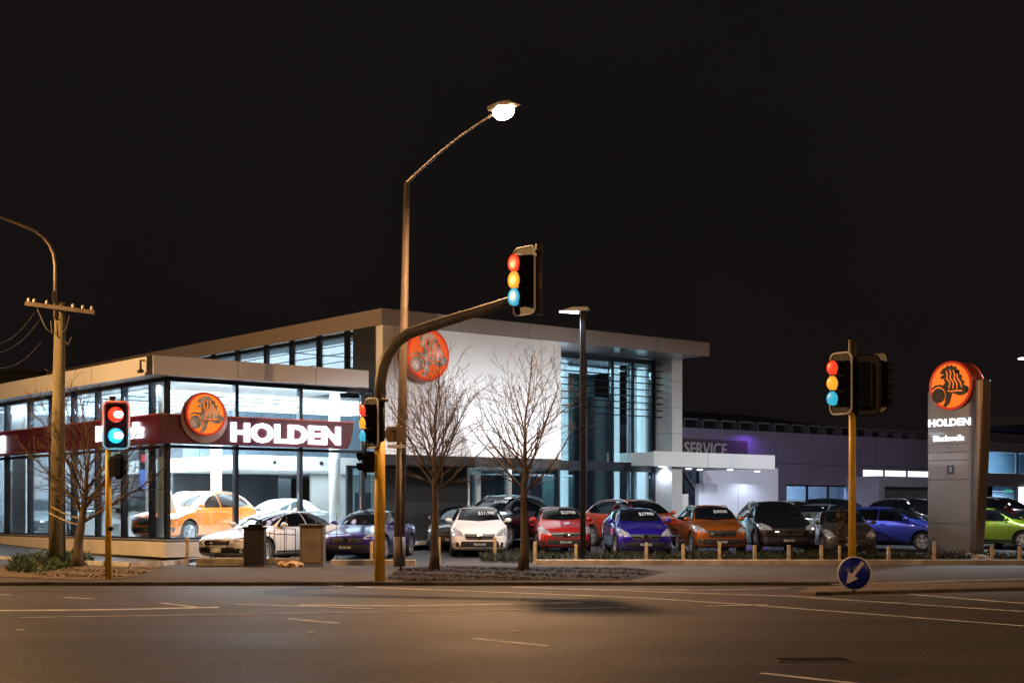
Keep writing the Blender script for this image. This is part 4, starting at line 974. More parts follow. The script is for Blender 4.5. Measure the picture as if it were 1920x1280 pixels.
# left signal pole
YL = F * (CH - .085) / (1085 - HY); XL = (203 - CX) / F * YL
lp = thing('signal_pole', 'yellow signal pole standing in the gravel bed at the left', 'traffic pole', (XL, YL, .085))
mb = MB(); mb.tube([(0, 0, 0), (0, 0, zz(836, YL))], [.07, .06], 20); mb.obj('yellow_shaft', YEL, lp)
mb = MB(); mb.tube([(.06, .05, zz(836, YL) - .1), (.08, .05, zz(746, YL))], .055, 16); mb.tube([(.08, .05, zz(746, YL)), (.08, .05, zz(742, YL))], .075, 16); mb.obj('dark_top', mat('dark_red_top', (.05, .01, .012), .5), lp)
hl = D(218, 797, YL - .1)
s3 = signal('two lamp signal glowing red and blue green on the left yellow pole', (hl.x, YL - .1, hl.z), R(9), (.56, 1.04), .17, .46, ('r', 'g'), ext=.10)
HOTW = emit('lamp_core', (1, .93, .85), 5)
for z in (.23, -.23):
    for dx, dr in ((.03, .07), (.085, .075)):
        mb = MB(); mb.lathe([(dr, -.13), (dr * .7, -.15), (.002, -.16)], 18, 0, Matrix.Translation((dx, 0, z))); mb.obj('lamp_core', HOTW if z > 0 else emit('lamp_core_cyan', (.8, 1, 1), 5), s3)
for z, c in ((.23, (1, .05, .02)), (-.23, (.03, .5, .8))):
    l = point('signal_lamp_spill', (0, 0, 0), 14, c, .03); l.parent = s3; l.location = (0.0, -.30, z * 1.15)
s3b = [o for o in s3.children if o.name.startswith('target_board')][0]; s3b.data.materials[0] = mat('board_grey', (.10, .10, .11), .5)
hp = D(223, 874, YL)
signal('small dark pedestrian signal on the left yellow pole', (hp.x, YL, hp.z), R(150), (.30, .52), .09, .22, ('r', 'g'), .16, dark=True, group='pedestrian signals')
mb = MB(); mb.tube([(hp.x - XL, 0, hp.z - .13), (0, 0, hp.z - .13)], .02, 8); mb.lathe([(.05, -.06), (.05, .06)], 12, 0, Matrix.Translation((.06, -.03, zz(990, YL)))); mb.obj('call_button', BLACK, lp)

# right signal pole on the island
YR = 27.2; XR = (1598 - CX) / F * YR
rp = thing('signal_pole', 'yellow signal pole with black top behind the blue arrow sign', 'traffic pole', (XR, YR, .12))
mb = MB(); mb.tube([(0, 0, 0), (0, 0, zz(768, YR))], [.072, .062], 20); mb.obj('yellow_shaft', YEL, rp)
mb = MB(); mb.tube([(0, 0, zz(768, YR) + .002), (0, 0, zz(640, YR))], .075, 16, 0); mb.obj('dark_top', mat('dark_olive', (.05, .04, .02), .5, noise=.5, nscale=6), rp)
h4 = D(1577, 719, YR - .1)
signal('three lamp traffic signal on the left of the right hand yellow pole', (h4.x, YR - .1, h4.z), R(-52), (.50, 1.14), .13, .285, ext=.26)
h5 = D(1624, 722, YR - .15)
signal('black traffic signal seen from behind on the right hand yellow pole', (h5.x, YR - .15, h5.z), R(-205), (.50, 1.10), .12, .28, ext=.24, dark=True)
h6 = D(1648, 718, YR + .3)
signal('black traffic signal facing away at the right side of the right hand pole', (h6.x, YR + .3, h6.z), R(120), (.46, 1.10), .12, .28, ext=.24, dark=True)
mb = MB(); mb.tube([(h4.x - XR, -.05, h4.z - .12), (h6.x - XR, .25, h4.z - .12)], .022, 8); mb.tube([(h4.x - XR, -.05, h4.z - .55), (h5.x - XR, -.02, h4.z - .55)], .018, 8); mb.obj('bracket', BLACK, rp)

# keep left sign
YK = F * (CH - .12) / (1108 - HY); kc = D(1602, 1074, YK - .3)
ks = thing('keep_left_sign', 'round blue sign with white arrow pointing down left on the traffic island', 'sign', (kc.x, YK - .3, .12), R(-4))
zc = kc.z - .12; rr = 31.5 / F * YK
mb = MB(); mb.lathe([(rr, .012), (rr, 0)], 40, 0, Matrix.Translation((0, 0, zc))); mb.obj('white_rim', PLATE, ks)
mb = MB(); mb.lathe([(rr * .93, -.003), (rr * .93, -.006)], 40, 0, Matrix.Translation((0, 0, zc))); mb.obj('blue_face', mat('sign_blue', (.012, .02, .30), .35, noise=.25, nscale=7), ks)
a = R(233)
def rot(p): return (p[0] * math.cos(a) - p[1] * math.sin(a), p[0] * math.sin(a) + p[1] * math.cos(a))
ar = [(-.82, -.11), (-.82, .11), (.12, .11), (.12, .36), (.78, 0), (.12, -.36), (.12, -.11)]
mb = MB(); mb.prism([(rot(p)[0] * rr, rot(p)[1] * rr + zc) for p in ar], -.012, -.008); mb.obj('arrow', mat('arrow_white', (.72, .70, .68), .5, noise=.25, nscale=25), ks)
mb = MB(); mb.tube([(0, .06, 0), (0, .06, zc + .1)], .035, 12); mb.obj('post', GPOLE, ks)

# ------------------------------------------------------------------ street lamps and poles
YS = F * (CH - .17) / (1060 - HY)
sl = thing('street_lamp', 'tall tapered steel street lamp with a long arm and blazing orange lamp', 'street lamp', ((749 - CX) / F * YS, YS, .15))
bx = sl.location.x
top = D(763, 342, YS); lampP = D(938, 210, 34.6)
mb = MB(); mb.tube([(0, 0, 0), (0, 0, zz(1010, YS))], .155, 16); mb.tube([(0, 0, zz(1010, YS)), ((top.x - bx), 0, top.z - .15)], [.145, .075], 16); mb.obj('post', mat('lamp_post_steel', (.13, .105, .085), .6, .2, noise=.2, nscale=2), sl)
v1 = Vector((top.x - bx, 0, top.z - .15)); v2 = Vector((lampP.x - bx, 34.6 - YS, lampP.z - .10))
pts = [v1 - Vector((0, 0, .12)), v1 + (v2 - v1) * .01] + [v1 + (v2 - v1) * k + Vector((0, 0, .12 * math.sin(PI * k))) for k in (.2, .4, .6, .8, .97)]
mb = MB(); mb.tube(pts, [.06, .055, .045, .04, .036, .032, .03], 10); mb.obj('arm', mat('lamp_arm_steel', (.25, .22, .22), .4, .6), sl)
dirv = (v2 - v1); dirv.z = 0; dirv.normalize(); ang = math.atan2(dirv.y, dirv.x)
M = Matrix.Translation(v2) @ Matrix.Rotation(ang, 4, 'Z')
mb = MB(); hullp = [(-.35, .05), (-.3, .14), (.1, .17), (.5, .12), (.62, .03), (.5, -.0), (-.3, -.0)]
mb.prism(hullp, -.15, .15, 0, M); mb.obj('lamp_head', GPOLE, sl, bevel=.03)
mb = MB(); SOD = emit('sodium_lamp', (1.0, .66, .36), 60)
vs = []; 
bm = bmesh.new(); bmesh.ops.create_uvsphere(bm, u_segments=20, v_segments=12, radius=1)
mb.add([M @ Vector((v.co.x * .32 + .12, v.co.y * .20, v.co.z * .19 - .07)) for v in bm.verts], [[v.index for v in f.verts] for f in bm.faces], 0, True); bm.free(); mb.obj('lamp_bowl', SOD, sl)
SODC = (1.0, .53, .24)
spot('street_lamp_light', (lampP.x, 34.6, lampP.z - .42), (lampP.x, 34.3, 0), 8200, 150, SODC, .9, .28)

# dark post with a white lamp in the yard
YB = 40.6; xb = (1093 - CX) / F * YB
bp_ = thing('yard_lamp', 'slim black post with flat white lamp head in front of the red car', 'street lamp', (xb, YB, .2))
zb_ = zz(590, YB) - .07
mb = MB(); mb.box(-.075, .075, -.075, .075, 0, zb_ + .12); mb.box(-.14, .14, -.14, .14, 0, .03); mb.obj('post', BLACK, bp_, bevel=.01)
mb = MB(); mb.prism([(-.66, zb_ + .05), (-.30, zb_ + .16), (.1, zb_ + .17), (.18, zb_ + .10), (.05, zb_ + .06)], -.16, .16); mb.obj('lamp_head', mat('lamp_head_grey', (.2, .2, .2), .4, .4), bp_)
mb = MB(); mb.prism([(-.66, zb_ + .045), (-.12, zb_ - .0), (-.12, zb_ + .03), (-.64, zb_ + .055)], -.13, .13); mb.obj('lamp_panel', emit('led_panel', (.95, .97, 1), 9), bp_)
spot('yard_light', (xb - .4, YB, zb_ + .1), (xb - .4, YB + 2, 0), 2600, 155, (.85, .92, 1), .5, .15)
xr_ = (1925 - CX) / F * 48
bp2 = thing('yard_lamp', 'black post with flat white lamp head at the right edge', 'street lamp', (xr_ + .6, 48, .3))
mb = MB(); zt2 = CH + (956 - 671) / F * 48 - .3
mb.box(-.07, .07, -.07, .07, 0, zt2 + .1); mb.obj('post', BLACK, bp2)
mb = MB(); mb.prism([(-.85, zt2), (-.4, zt2 + .12), (.12, zt2 + .12), (.12, zt2)], -.16, .16); mb.obj('lamp_head', MATS['lamp_head_grey'], bp2)
mb = MB(); mb.prism([(-.84, zt2 - .03), (-.3, zt2 - .05), (-.3, zt2 - .004), (-.84, zt2 - .004)], -.13, .13); mb.obj('lamp_panel', MATS['led_panel'], bp2)
spot('yard_light', (xr_ - .1, 48, zt2 + .1), (xr_ - 3, 49, 0), 3600, 155, (.8, .9, 1), .5, .15)

spot('yard_light', (24, 62, 8), (20, 66, 0), 1500, 160, (.75, .8, 1), .5, .15)  # added fill beyond the right edge for the service walls, no post
spot('yard_light', (12.5, 58, 8), (12.5, 62, 0), 700, 160, (.75, .8, 1), .5, .15)  # added fill over the back row for the service walls, no post
# wooden power pole
YW = 39.2; xw = (105 - CX) / F * YW
WOOD = mat('weathered_wood', (.20, .165, .09), .85, noise=.45, nscale=4, bump=.6, bscale=14, stretch=(1, 1, .12))
pw = thing('power_pole', 'thick weathered wooden power pole with crossarm and steel lamp arm', 'power pole', (xw, YW, .15))
tp = D(113, 566, YW)
mb = MB(); mb.tube([(0, 0, 0), ((tp.x - xw) * .5, 0, (tp.z - .15) * .5), (tp.x - xw, 0, tp.z - .15)], [.205, .175, .145], 20); mb.obj('shaft', WOOD, pw)
ca = D(48, 569, YW - .2); cb = D(178, 586, YW - .2); d = Vector((cb.x - ca.x, 0, cb.z - ca.z)); 
M = Matrix.Translation((ca.x - xw, -.22, ca.z - .15)) @ Matrix.Rotation(-math.atan2(d.z, d.x), 4, 'Y')
mb = MB(); mb.box(0, d.length, -.05, .05, -.055, .055, 0, M); mb.obj('crossarm', mat('crossarm_wood', (.10, .07, .045), .8, noise=.4, nscale=5), pw)
for k in (.04, .12, .30, .68, .82, .95):
    mb = MB(); mb.lathe([(.015, -.1), (.05, -.06), (.03, -.02), (.05, .02), (.02, .06)], 12, 0, M @ Matrix.Translation((k * d.length, 0, .10)) @ Matrix.Rotation(PI / 2, 4, 'X')); mb.obj('insulator', mat('insulator_white', (.45, .42, .38), .3), pw)
arm = [D(x, y, YW - 1.2 * k) for k, (x, y) in zip((0, 0, .02, .1, .25, .5, .8, 1.1, 1.4), ((107, 600), (107, 500), (104, 478), (96, 460), (84, 445), (65, 432), (30, 418), (-10, 404), (-35, 398)))]
mb = MB(); mb.tube([(p.x - xw, p.y - YW - .16, p.z - .15) for p in arm], [.05, .05, .048, .046, .044, .042, .04, .04, .04], 10); mb.obj('lamp_arm', mat('lamp_arm_brown', (.22, .17, .12), .5, .3), pw)
mb = MB(); mb.box(-.06 + tp.x - xw - .1, .04 + tp.x - xw - .1, -.24, -.14, zz(566, YW) - .1, zz(552, YW)); mb.obj('arm_clamp', BLACK, pw)
hdp = arm[-1]
mb = MB(); mb.box(hdp.x - xw - .7, hdp.x - xw, hdp.y - YW - .3, hdp.y - YW - .02, hdp.z - .2, hdp.z - .05); mb.obj('lamp_head', GPOLE, pw, bevel=.03)
mb = MB()
for (x0, y0, x1, y1) in ((70, 580, 101, 628), (100, 628, 95, 600), (130, 592, 118, 622), (122, 640, 134, 632)):
    a_ = D(x0, y0, YW - .25); b_ = D(x1, y1, YW - .25); m_ = (a_ + b_) / 2 - Vector((0, 0, .15))
    mb.tube([(q.x - xw, -.25, q.z - .15) for q in (a_, m_, b_)], .013, 6)
mb.obj('jumper_cable', mat('cable_grey', (.12, .10, .09), .6), pw)
for (a_, b_, l) in (((70, 578), (-30, 650), 'upper power line running off left from the crossarm'), ((80, 592), (-30, 667), 'middle power line running off left from the wooden pole'), ((78, 640), (-30, 690), 'lowest power line running off left from the wooden pole')):
    A_ = D(*a_, YW - .2); B_ = D(*b_, 27)
    pts = [A_.lerp(B_, k / 8) - Vector((0, 0, .25 * math.sin(PI * k / 8))) for k in range(9)]
    mb = MB(); mb.tube(pts, .008, 5); tag(mb.obj('power_line', mat('wire', (.09, .08, .08), .6)), l, 'power line', 'power lines')
# conduit beside the pole
mb = MB(); mb.tube([(.24, .0, 0), (.22, 0, 4.2)], .025, 8); mb.obj('conduit', GPOLE, pw)
# striped tape round the left poles
tpm = mat('hazard_tape', (.45, .30, .03), .5, noise=.7, nscale=9, c2=(.6, .5, .3))
for (a_, b_, w_, l_) in (((95, 950), (160, 974), .04, 'upper yellow hazard tape between the wooden pole and the left bare tree'), ((92, 962), (165, 988), .04, 'lower yellow hazard tape between the wooden pole and the left bare tree')):
    mb = MB()
    A_ = D(*a_, YW - .35); B_ = D(*b_, YW - .75); n_ = 8
    for k in range(n_):
        p_, q_ = A_.lerp(B_, k / n_), A_.lerp(B_, (k + 1) / n_); sg = lambda k: Vector((0, 0, -.06 * math.sin(PI * k / n_)))
        p_ = p_ + sg(k); q_ = q_ + sg(k + 1); mb.add([p_, q_, q_ + Vector((0, 0, w_)), p_ + Vector((0, .004, w_))], [(0, 1, 2, 3)])
    tag(mb.obj('hazard_tape', tpm), l_, 'tape', 'hazard tapes')

# other sodium street lamps of the same street, outside the picture
point('street_lamp_light', (-18.5, 34.0, 9.3), 9500, (1.0, .56, .22), .12)
point('street_lamp_light', (12, 8, 10.5), 2700, (1.0, .54, .28), .12)
point('street_lamp_light', (-11, 6, 10.5), 2600, (1.0, .54, .28), .12)
point('street_lamp_light', (31, 33, 10.5), 4500, (1.0, .58, .27), .12)

# ------------------------------------------------------------------ bare trees
BARK = mat('bark', (.085, .062, .042), .9, noise=.5, nscale=6, bump=.8, bscale=25, stretch=(1, 1, .3))
BARKP = mat('pale_bark', (.22, .17, .13), .9, noise=.55, nscale=5, bump=.8, bscale=20)
def grow(mb, p, d, L, r, depth, rnd, up, twig):
    n = max(3, int(L / .19)); pts = [p.copy()]; rad = [r]; q = p.copy(); dd = d.copy()
    for i in range(n):
        dd = (dd + Vector((rnd.gauss(0, .07), rnd.gauss(0, .07), rnd.gauss(0, .04) + up * .05))).normalized()
        q = q + dd * (L / n); pts.append(q.copy()); rad.append(r * (1 - .72 * (i + 1) / n))
        if depth > 0 and i >= (1 if depth < 3 else 0):
            for _ in range(rnd.choice((1, 1, 2)) if depth == 3 else rnd.choice((0, 1, 1, 1))):
                side = dd.orthogonal().normalized(); side.rotate(Matrix.Rotation(rnd.uniform(0, 2 * PI), 3, dd))
                nd = (dd * rnd.uniform(.55, 1.0) + side * rnd.uniform(.45, .75)).normalized()
                if i < n - 1 or depth == 1:
                    grow(mb, q.copy(), nd, L * rnd.uniform(.32, .62) * (1.0 - .4 * i / n), max(rad[-1] * .55, twig), depth - 1, rnd, up, twig)
    mb.tube(pts, [max(x, twig * .8) for x in rad], 8 if r > .04 else (5 if r > .012 else 3), cap=False)
def tree(label, px, pyb, Y, z, htrunk, limbs, L, r, seed, m, lean=0, spread=(.25, .75), up=.7, z0=1.7):
    rnd = random.Random(seed); X = (px - CX) / F * Y
    root = thing('bare_tree', label, 'tree', (X, Y, path_z(Y) + .005), 0, 'bare street trees')
    mb = MB(); n = 9; pts = []; 
    for i in range(n + 1): pts.append(Vector((lean * i / n + rnd.gauss(0, .015), rnd.gauss(0, .015), htrunk * i / n)))
    rads = [r * (1.25 if i == 0 else 1 - .80 * i / n) for i in range(n + 1)]
    mb.tube(pts, rads, 12); mb.obj('trunk', m, root)
    cr = MB()
    for k in range(limbs):
        f = z0 / htrunk + (1 - z0 / htrunk) * ((k + .3) / limbs) ** 1.0; f = min(f, .97); i = f * n; i0 = int(i); p = pts[i0].lerp(pts[min(n, i0 + 1)], i - i0)
        a = k * 2.4 + rnd.uniform(-.4, .4); s = spread[1] + (spread[0] - spread[1]) * f
        d = Vector((math.cos(a) * s, math.sin(a) * s * .8, 1 - s * .55)).normalized()
        grow(cr, p, d, L * (1 - .35 * f) * rnd.uniform(.85, 1.1), rads[i0] * .42, 3, rnd, up, .0055)
    grow(cr, pts[-1], Vector((.05, 0, 1)), L * .6, rads[-1], 3, rnd, up, .0055)
    cr.obj('crown', m, root)
    return root
tree('bare tree with upright twiggy crown, left one before the white wall', 815, 1066, 36.0, .15, 3.6, 20, 2.75, .12, 5, BARK, spread=(.35, 1.15), up=.75, z0=1.9)
tree('bare tree with wide twiggy crown, right one before the white wall', 983, 1068, 35.8, .15, 3.7, 20, 2.75, .125, 12, BARK, spread=(.5, 1.2), up=.7, z0=1.9)
tree('bare tree with forked trunk beside the wooden pole', 143, 1060, 38.0, .15, 2.9, 16, 3.1, .14, 23, BARK, lean=.35, spread=(.5, 1.25), up=.45, z0=1.1)
# ------------------------------------------------------------------ low posts
POST = mat('bollard_timber', (.42, .34, .22), .7, noise=.35, nscale=5, bump=.3)
BP = [(351, 1058, 1008), (411, 1048, 1003), (697, 1052, 1010), (823, 1057, 1007), (928, 1054, 1008), (1003, 1050, 1008), (1080, 1046, 1009), (1212, 1050, 1010), (1281, 1047, 1010), (1349, 1050, 1011), (1415, 1047, 1012), (1479, 1047, 1011), (1540, 1047, 1012), (1574, 1048, 1014), (1666, 1047, 1014), (1752, 1058, 1014), (1860, 1047, 1014), (1912, 1046, 1014)]
first = None
BL = ['short post standing alone left of the white sedan, with a yellow cap', 'short post in front of the white sedan bumper', 'short post just left of the middle yellow traffic pole', 'short post right beside the trunk of the left bare tree', 'short post in front of the right headlight of the white hatchback', 'short post in front of the left side of the red hatchback', 'short post in front of the right side of the red hatchback', 'short post before the violet blue hatchback', 'short post in front of the left side of the orange brown car', 'short post before the orange brown car on its right side', 'short post before the black off road car on its left', 'short post before the middle of the black off road car', 'short post left of the small grey hatchback', 'slim short post before the small grey hatchback', 'short post before the blue hatchback seen from the side', 'short post at the left foot of the pylon sign', 'short post before the rear of the lime green car', 'short post before the front of the lime green car, at the right edge']
for i, (x, yb, yt) in enumerate(BP):
    Y = 38.6 if i not in (1,) else 40.0; z = .15 if yb > 1052 else .2
    if yb > 1052: Y = F * (CH - .13) / (yb - HY)
    else: Y = 39.6
    if first is None:
        root = thing('bollard', BL[0], 'bollard', (0, 0, 0), 0, 'short posts along the front of the yard')
        b = MB(); b.box(-.042, .042, -.042, .042, 0, .655); b.obj('shaft', POST, root, bevel=.008)
        c = MB(); c.box(-.044, .044, -.044, .044, .657, .70); c.obj('cap', POST, root, bevel=.008); first = root
    else: root = copy_tree(first)
    root['label'] = BL[i]
    h = (yb - yt) / F * Y / .70
    z = lot_z(Y) if Y > 39.3 else path_z(Y)
    root.location = ((x - CX) / F * Y, Y, z); root.scale = (.7 if i == 13 else 1, 1, h)
    root.rotation_euler.z = random.uniform(-.15, .15)
capy = [o for o in first.children if o.name.startswith('cap')][0]; capy.data = capy.data.copy(); capy.data.materials[0] = YEL

# concrete kerb block, cabinets and debris by the drive
mb = MB(); a_, b_ = G(367, 1062, .12), G(456, 1062, .12); mb.box(a_.x, b_.x, a_.y, a_.y + .5, .12, .12 + .23)
tag(mb.obj('concrete_block', CONC, bevel=.03), 'long low concrete block in front of the white sedan', 'concrete block')
cb = thing('ribbed_bin', 'dark ribbed bin standing in front of the white sedan', 'bin', tuple(G(476, 1061, .13)), R(3))
mb = MB()
mb.box(-.27, .27, 0, .5, 0.03, .98)
for k in range(12): mb.box(-.27 + k * .045 + .008, -.27 + k * .045 + .034, -.02, 0, .05, .92)
mb.obj('body', mat('bin_dark', (.02, .016, .014), .5, noise=.3, nscale=4), cb, bevel=.008)
mb = MB(); mb.box(-.30, .30, -.05, .54, .982, 1.03); mb.box(-.16, .2, .05, .4, 1.032, 1.10); mb.obj('lid', BLACK, cb, bevel=.01)
cc = thing('utility_cabinet', 'brown grey metal cabinet in front of the white sedan tail', 'cabinet', tuple(G(584, 1061, .13)), R(-2))
mb = MB(); mb.box(-.31, .31, 0, .42, .03, 1.06); mb.obj('body', mat('cabinet_brown', (.105, .085, .07), .6, .2, noise=.3, nscale=3), cc, bevel=.012)
mb = MB(); mb.box(-.33, .33, -.03, .45, 1.062, 1.10); mb.obj('lid', MATS['cabinet_brown'], cc, bevel=.01)
mb = MB(); mb.box(-.25, .25, -.008, -.001, .10, .98); mb.obj('door', mat('cabinet_door', (.13, .105, .085), .6, noise=.3, nscale=3), cc)
fr = thing('pipe_barrier', 'thin dark pipe barrier between the bin and the brown cabinet', 'barrier', tuple(G(525, 1056, .15)), 0)
mb = MB()
for x in (-.28, -.16, .12, .42): mb.tube([(x, 0, 0), (x, 0, .95 if x > -.2 else .85)], .014, 6)
mb.tube([(-.28, 0, .82), (.42, 0, .78)], .014, 6); mb.tube([(-.28, 0, .98), (.42, 0, .94)], .01, 6); mb.obj('rails', mat('rail_dark', (.03, .02, .016), .5), fr)
mb = MB()
for x, h in ((-.62, 1.45), (-.55, 1.5), (.12, 1.35), (.92, 1.3), (1.5, 1.4)): mb.tube([(x, .3, 0), (x + .01, .3, h)], .009, 5)
mb.obj('marker_rod', MATS['rail_dark'], fr)
for k, (x, y, r, l) in enumerate(((532, 1058, .16, 'rounded pale rock left of the split boulder'), (548, 1059, .19, 'pale boulder in front of the pipe barrier'), (560, 1058, .13, 'small pale rock beside the brown cabinet'))):
    tag(rock(G(x, y, .18), r).obj('rock', mat('sandy_rock', (.38, .26, .14), .85, noise=.4, nscale=5, bump=.5)), l, 'rock', 'rocks by the barrier')
mb = MB(); a_, b_ = G(497, 1059, .12), G(563, 1059, .12); mb.box(a_.x, b_.x, a_.y + .3, a_.y + .6, .12, .30)
tag(mb.obj('concrete_block', CONC, bevel=.03), 'low concrete block behind the pale rocks', 'concrete block')

# small dark shrub before the grey hatchback
sh = thing('small_shrub', 'small dark leafy shrub in front of the grey hatchback', 'shrub', tuple(G(1577, 1050, .2)))
mb = MB(); rnd = random.Random(4)
for k in range(900):
    t = rnd.random(); a_ = rnd.uniform(0, 2 * PI); r_ = .26 * math.sin(PI * min(1, t * .9 + .1)) * rnd.uniform(.2, 1); p = Vector((math.cos(a_) * r_, math.sin(a_) * r_, .45 + t * 1.0)); q = Vector((rnd.uniform(-1, 1), rnd.uniform(-1, 1), rnd.uniform(-.3, 1))).normalized() * .05; s_ = q.orthogonal().normalized() * .02
    mb.add([p - s_, p + q * .5 - s_ * 1.5, p + q, p + q * .5 + s_ * 1.5], [(0, 1, 2, 3)])
mb.obj('foliage', mat('shrub_leaf', (.05, .035, .02), .7, noise=.4, nscale=8), sh)
mb = MB(); mb.tube([(0, 0, 0), (.02, 0, 1.2)], [.02, .008], 6); mb.obj('stem', BARK, sh)

# ------------------------------------------------------------------ cars
PW = paint('paint_white', (.62, .62, .62), .0); POR = paint('paint_orange', (.75, .20, .02), .2); PPU = paint('paint_purple', (.025, .012, .15), .6)
PR = paint('paint_red', (.42, .016, .012), .45); PRO = paint('paint_red_orange', (.50, .045, .01), .4); PVI = paint('paint_violet', (.022, .010, .26), .6)
PBR = paint('paint_orange_brown', (.36, .10, .015), .6); PBK = paint('paint_black', (.004, .004, .005), .2); PNV = paint('paint_navy', (.004, .005, .016), .3)
PGR = paint('paint_grey', (.10, .095, .095), .7); PSI = paint('paint_silver', (.26, .31, .31), .7); PBL = paint('paint_blue', (.035, .055, .42), .6)
PLI = paint('paint_lime', (.20, .34, .012), .4); PDR = paint('paint_dark_red', (.06, .006, .006), .4); PTE = paint('paint_teal', (.015, .03, .04), .5)
INW = glass('interior_car_glass', (.25, .3, .32), .25)
grp = 'cars parked in the display yard'
make_car('sedan', PW, 'white sedan parked behind the bin and the concrete block', 515, 41.4, -30, group=grp, plate=PLATE)
make_car('sedan', PPU, 'dark purple sedan parked left of the tall street lamp', 694, 43.6, -11, group=grp)
make_car('hatch', PBK, 'black small car mostly hidden behind the white hatchback on its left', 866, 48.4, -8, group=grp)
make_car('hatch', PW, 'white hatchback facing the road between the two bare trees', 896, 45.4, 3, group=grp, price='$21,990', sc=1.02)
make_car('suv', PNV, 'very dark navy off road car with silver roof rails behind the white hatchback', 945, 49.2, -27, group=grp, price='$47990', z=.40, sc=1.04)
make_car('hatch', PR, 'bright red hatchback facing the road beside the right bare tree', 1048, 46.8, 4, group=grp, price='$23700')
make_car('suv', PRO, 'red orange off road car behind the violet blue hatchback', 1192, 49.6, 30, group=grp)
make_car('hatch', PVI, 'violet blue hatchback facing the road before the red orange car', 1192, 45.4, 4, group=grp, price='$27990', sc=1.0)
make_car('suv', PBR, 'orange brown car facing the road below the white canopy', 1330, 46.2, 3, group=grp, price='$30500', sc=.93)
make_car('suv', PBK, 'black off road car facing the road right of the orange brown car', 1450, 46.6, 2, group=grp)
make_car('hatch', PGR, 'small dark grey hatchback behind the little shrub', 1578, 45.6, -4, group=grp, sc=.95)
make_car('sedan', PSI, 'silver green sedan turned away beside the black off road car', 1545, 51.5, 150, group=grp)
make_car('hatch', PW, 'white car just showing behind the black off road car', 1490, 55, 10, group=grp)
make_car('hatch', PTE, 'dark teal car in the back row below the lit service windows', 1530, 59, -70, group=grp)
make_car('hatch', PBL, 'bright blue hatchback seen from its side left of the pylon sign', 1672, 48.0, 58, group=grp, sc=.97)
make_car('suv', PBK, 'black car in the back row behind the blue hatchback', 1712, 56, 30, group=grp, sc=.93)
make_car('hatch', PLI, 'lime green hatchback half hidden behind the pylon sign', 1862, 49.0, 55, group=grp, sc=.93)
make_car('suv', PDR, 'dark red car in the back row before the lit doorway', 1872, 57, 40, group=grp, sc=.95)
make_car('hatch', PR, 'red car cut by the right edge of the view', 1945, 50.5, -60, group=grp, sc=.9)
ZFW = CH + (ZF - CH) * KS + .002
gi = 'cars shown inside the glass wing'
make_car('suv', POR, 'orange off road car behind the showroom glass near the corner', 366, 45.9, -25.7, z=ZFW, group=gi, glassm=INW, sc=1.0)
make_car('sedan', PW, 'white sedan inside the showroom beside the orange car', 526, 48.6, -18, z=ZFW, group=gi, glassm=INW)
make_car('hatch', PSI, 'pale silver car deep inside the showroom at the left', 76, 55.0, 20, z=ZFW, group=gi, glassm=INW)
make_car('hatch', PW, 'white car deep inside the showroom behind the left signal pole', 172, 53.5, 35, z=ZFW, group=gi, glassm=INW)
# display furniture inside the wing
def stand(label, t, s, rot_, tilt):
    r_ = thing('display_stand', label, 'display stand', tuple(B(t, s, ZF)), BA + rot_)
    mb = MB(); mb.box(-.3, .3, -.22, .22, 0, .62); mb.obj('base', WHITE, r_, bevel=.01)
    mb = MB(); mb.box(-.35, .35, -.02, .02, -.4, .4, 0, Matrix.Translation((0, 0, 1.15)) @ Matrix.Rotation(tilt, 4, 'Y')); mb.obj('panel', WHITE, r_)
    mb = MB(); mb.box(-.12, .16, -.026, -.022, -.2, -.05, 0, Matrix.Translation((0, 0, 1.15)) @ Matrix.Rotation(tilt, 4, 'Y')); mb.obj('printed_patch', TRIM, r_)
stand('white display stand with tilted panel just inside the left glass', .9, 2.1, -.9, R(-18))
stand('white display stand deeper inside the left glass beside the desk', .9, 5.2, -1.2, R(10))
dk = thing('reception_desk', 'pale reception desk inside the showroom behind the left tree', 'desk', tuple(B(1.6, 7.4, ZF)), BA - .8)
mb = MB(); mb.box(-.8, .8, -.3, .3, 0, .95); mb.obj('body', WHITE, dk, bevel=.01); mb = MB(); mb.box(-.85, .85, -.35, .35, .952, 1.0); mb.obj('top', mat('desk_top', (.3, .3, .28), .4), dk)
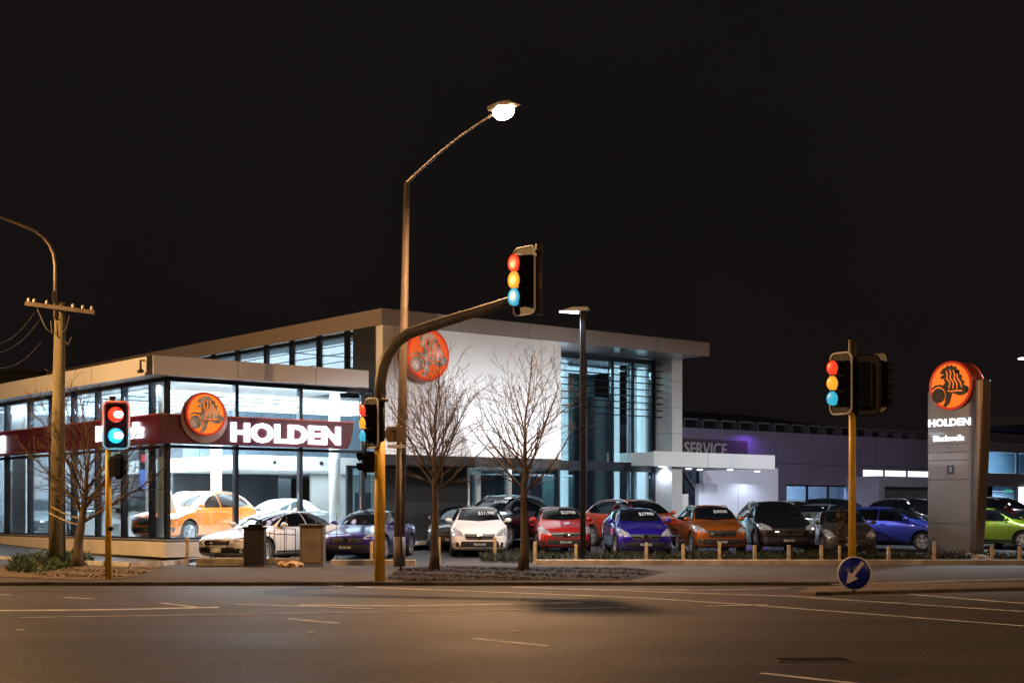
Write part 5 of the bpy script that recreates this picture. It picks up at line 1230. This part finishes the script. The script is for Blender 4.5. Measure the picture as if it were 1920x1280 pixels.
for k, (t_, s_, l_) in enumerate(((2.9, 8.6, 'white sales desk with dark monitor, nearer one deep inside the left glass'), (2.6, 11.6, 'white sales desk with dark monitor, farther one deep inside the left glass'))):
    d_ = thing('sales_desk', l_, 'desk', tuple(B(t_, s_, ZF)), BA - .9, 'sales desks'); MB().box(-.7, .7, -.35, .35, .70, .74).obj('desk_top', WHITE, d_)
    for sx_ in (-.66, .62): MB().box(sx_, sx_ + .04, -.33, .33, 0, .698).obj('leg', TRIM, d_)
    sc_ = MB().box(-.25, .25, -.02, .02, .86, 1.18).obj('monitor', TRIM, d_); MB().box(-.03, .03, -.02, .02, .742, .858).obj('monitor_stand', TRIM, sc_)
bn = thing('hanging_banner', 'tall white banner hanging inside the left glass beside the signal pole', 'banner', tuple(B(1.3, 3.9, ZF)), BA - PI / 2)
mb = MB(); mb.box(-.3, .3, -.01, .01, .2, 3.0); mb.obj('cloth', WHITE, bn); mb = MB(); mb.tube([(-.34, 0, 3.02), (.34, 0, 3.02)], .02, 8); mb.box(-.3, .3, -.15, .15, 0, .03); mb.tube([(0, .03, 0), (0, .03, 3.0)], .015, 6); mb.obj('stand', BLACK, bn)
ds = thing('wall_screen', 'dark screen with blue and red picture inside the left glass', 'screen', tuple(B(2.2, 6.2, ZF + 1.6)), BA - PI / 2)
mb = MB(); mb.box(-.45, .45, 0, .05, -.0, 1.5); mb.obj('casing', BLACK, ds); mb = MB(); mb.box(-.40, .40, -.006, -.001, .05, .7); mb.obj('blue_picture', emit('screen_blue', (.12, .2, .6), .8), ds); mb = MB(); mb.box(-.25, .2, -.006, -.001, .95, 1.2); mb.obj('red_picture', emit('screen_red', (.8, .05, .05), .7), ds)
mb = MB(); mb.tube([(0, .03, -1.6), (0, .03, 0)], .04, 8); mb.obj('stand_pole', BLACK, ds)

# ------------------------------------------------------------------ camera and render
cam = bpy.data.cameras.new('camera'); co = bpy.data.objects.new('camera', cam); col.objects.link(co); scene.camera = co
co.location = (0, 0, CH); co.rotation_euler = (PI / 2, 0, 0); cam.sensor_width = 36; cam.lens = F / 1920 * 36; cam.shift_y = (HY - 640) / 1920
cam.clip_end = 1500; cam.clip_start = .1
scene.view_settings.view_transform = 'Standard'; scene.view_settings.look = 'None'; scene.view_settings.gamma = 1; scene.view_settings.exposure = 0
scene.render.engine = 'CYCLES'; scene.cycles.use_denoising = True; scene.cycles.max_bounces = 8; scene.cycles.transparent_max_bounces = 24
scene.cycles.sample_clamp_indirect = 4; scene.cycles.caustics_reflective = False; scene.cycles.caustics_refractive = False
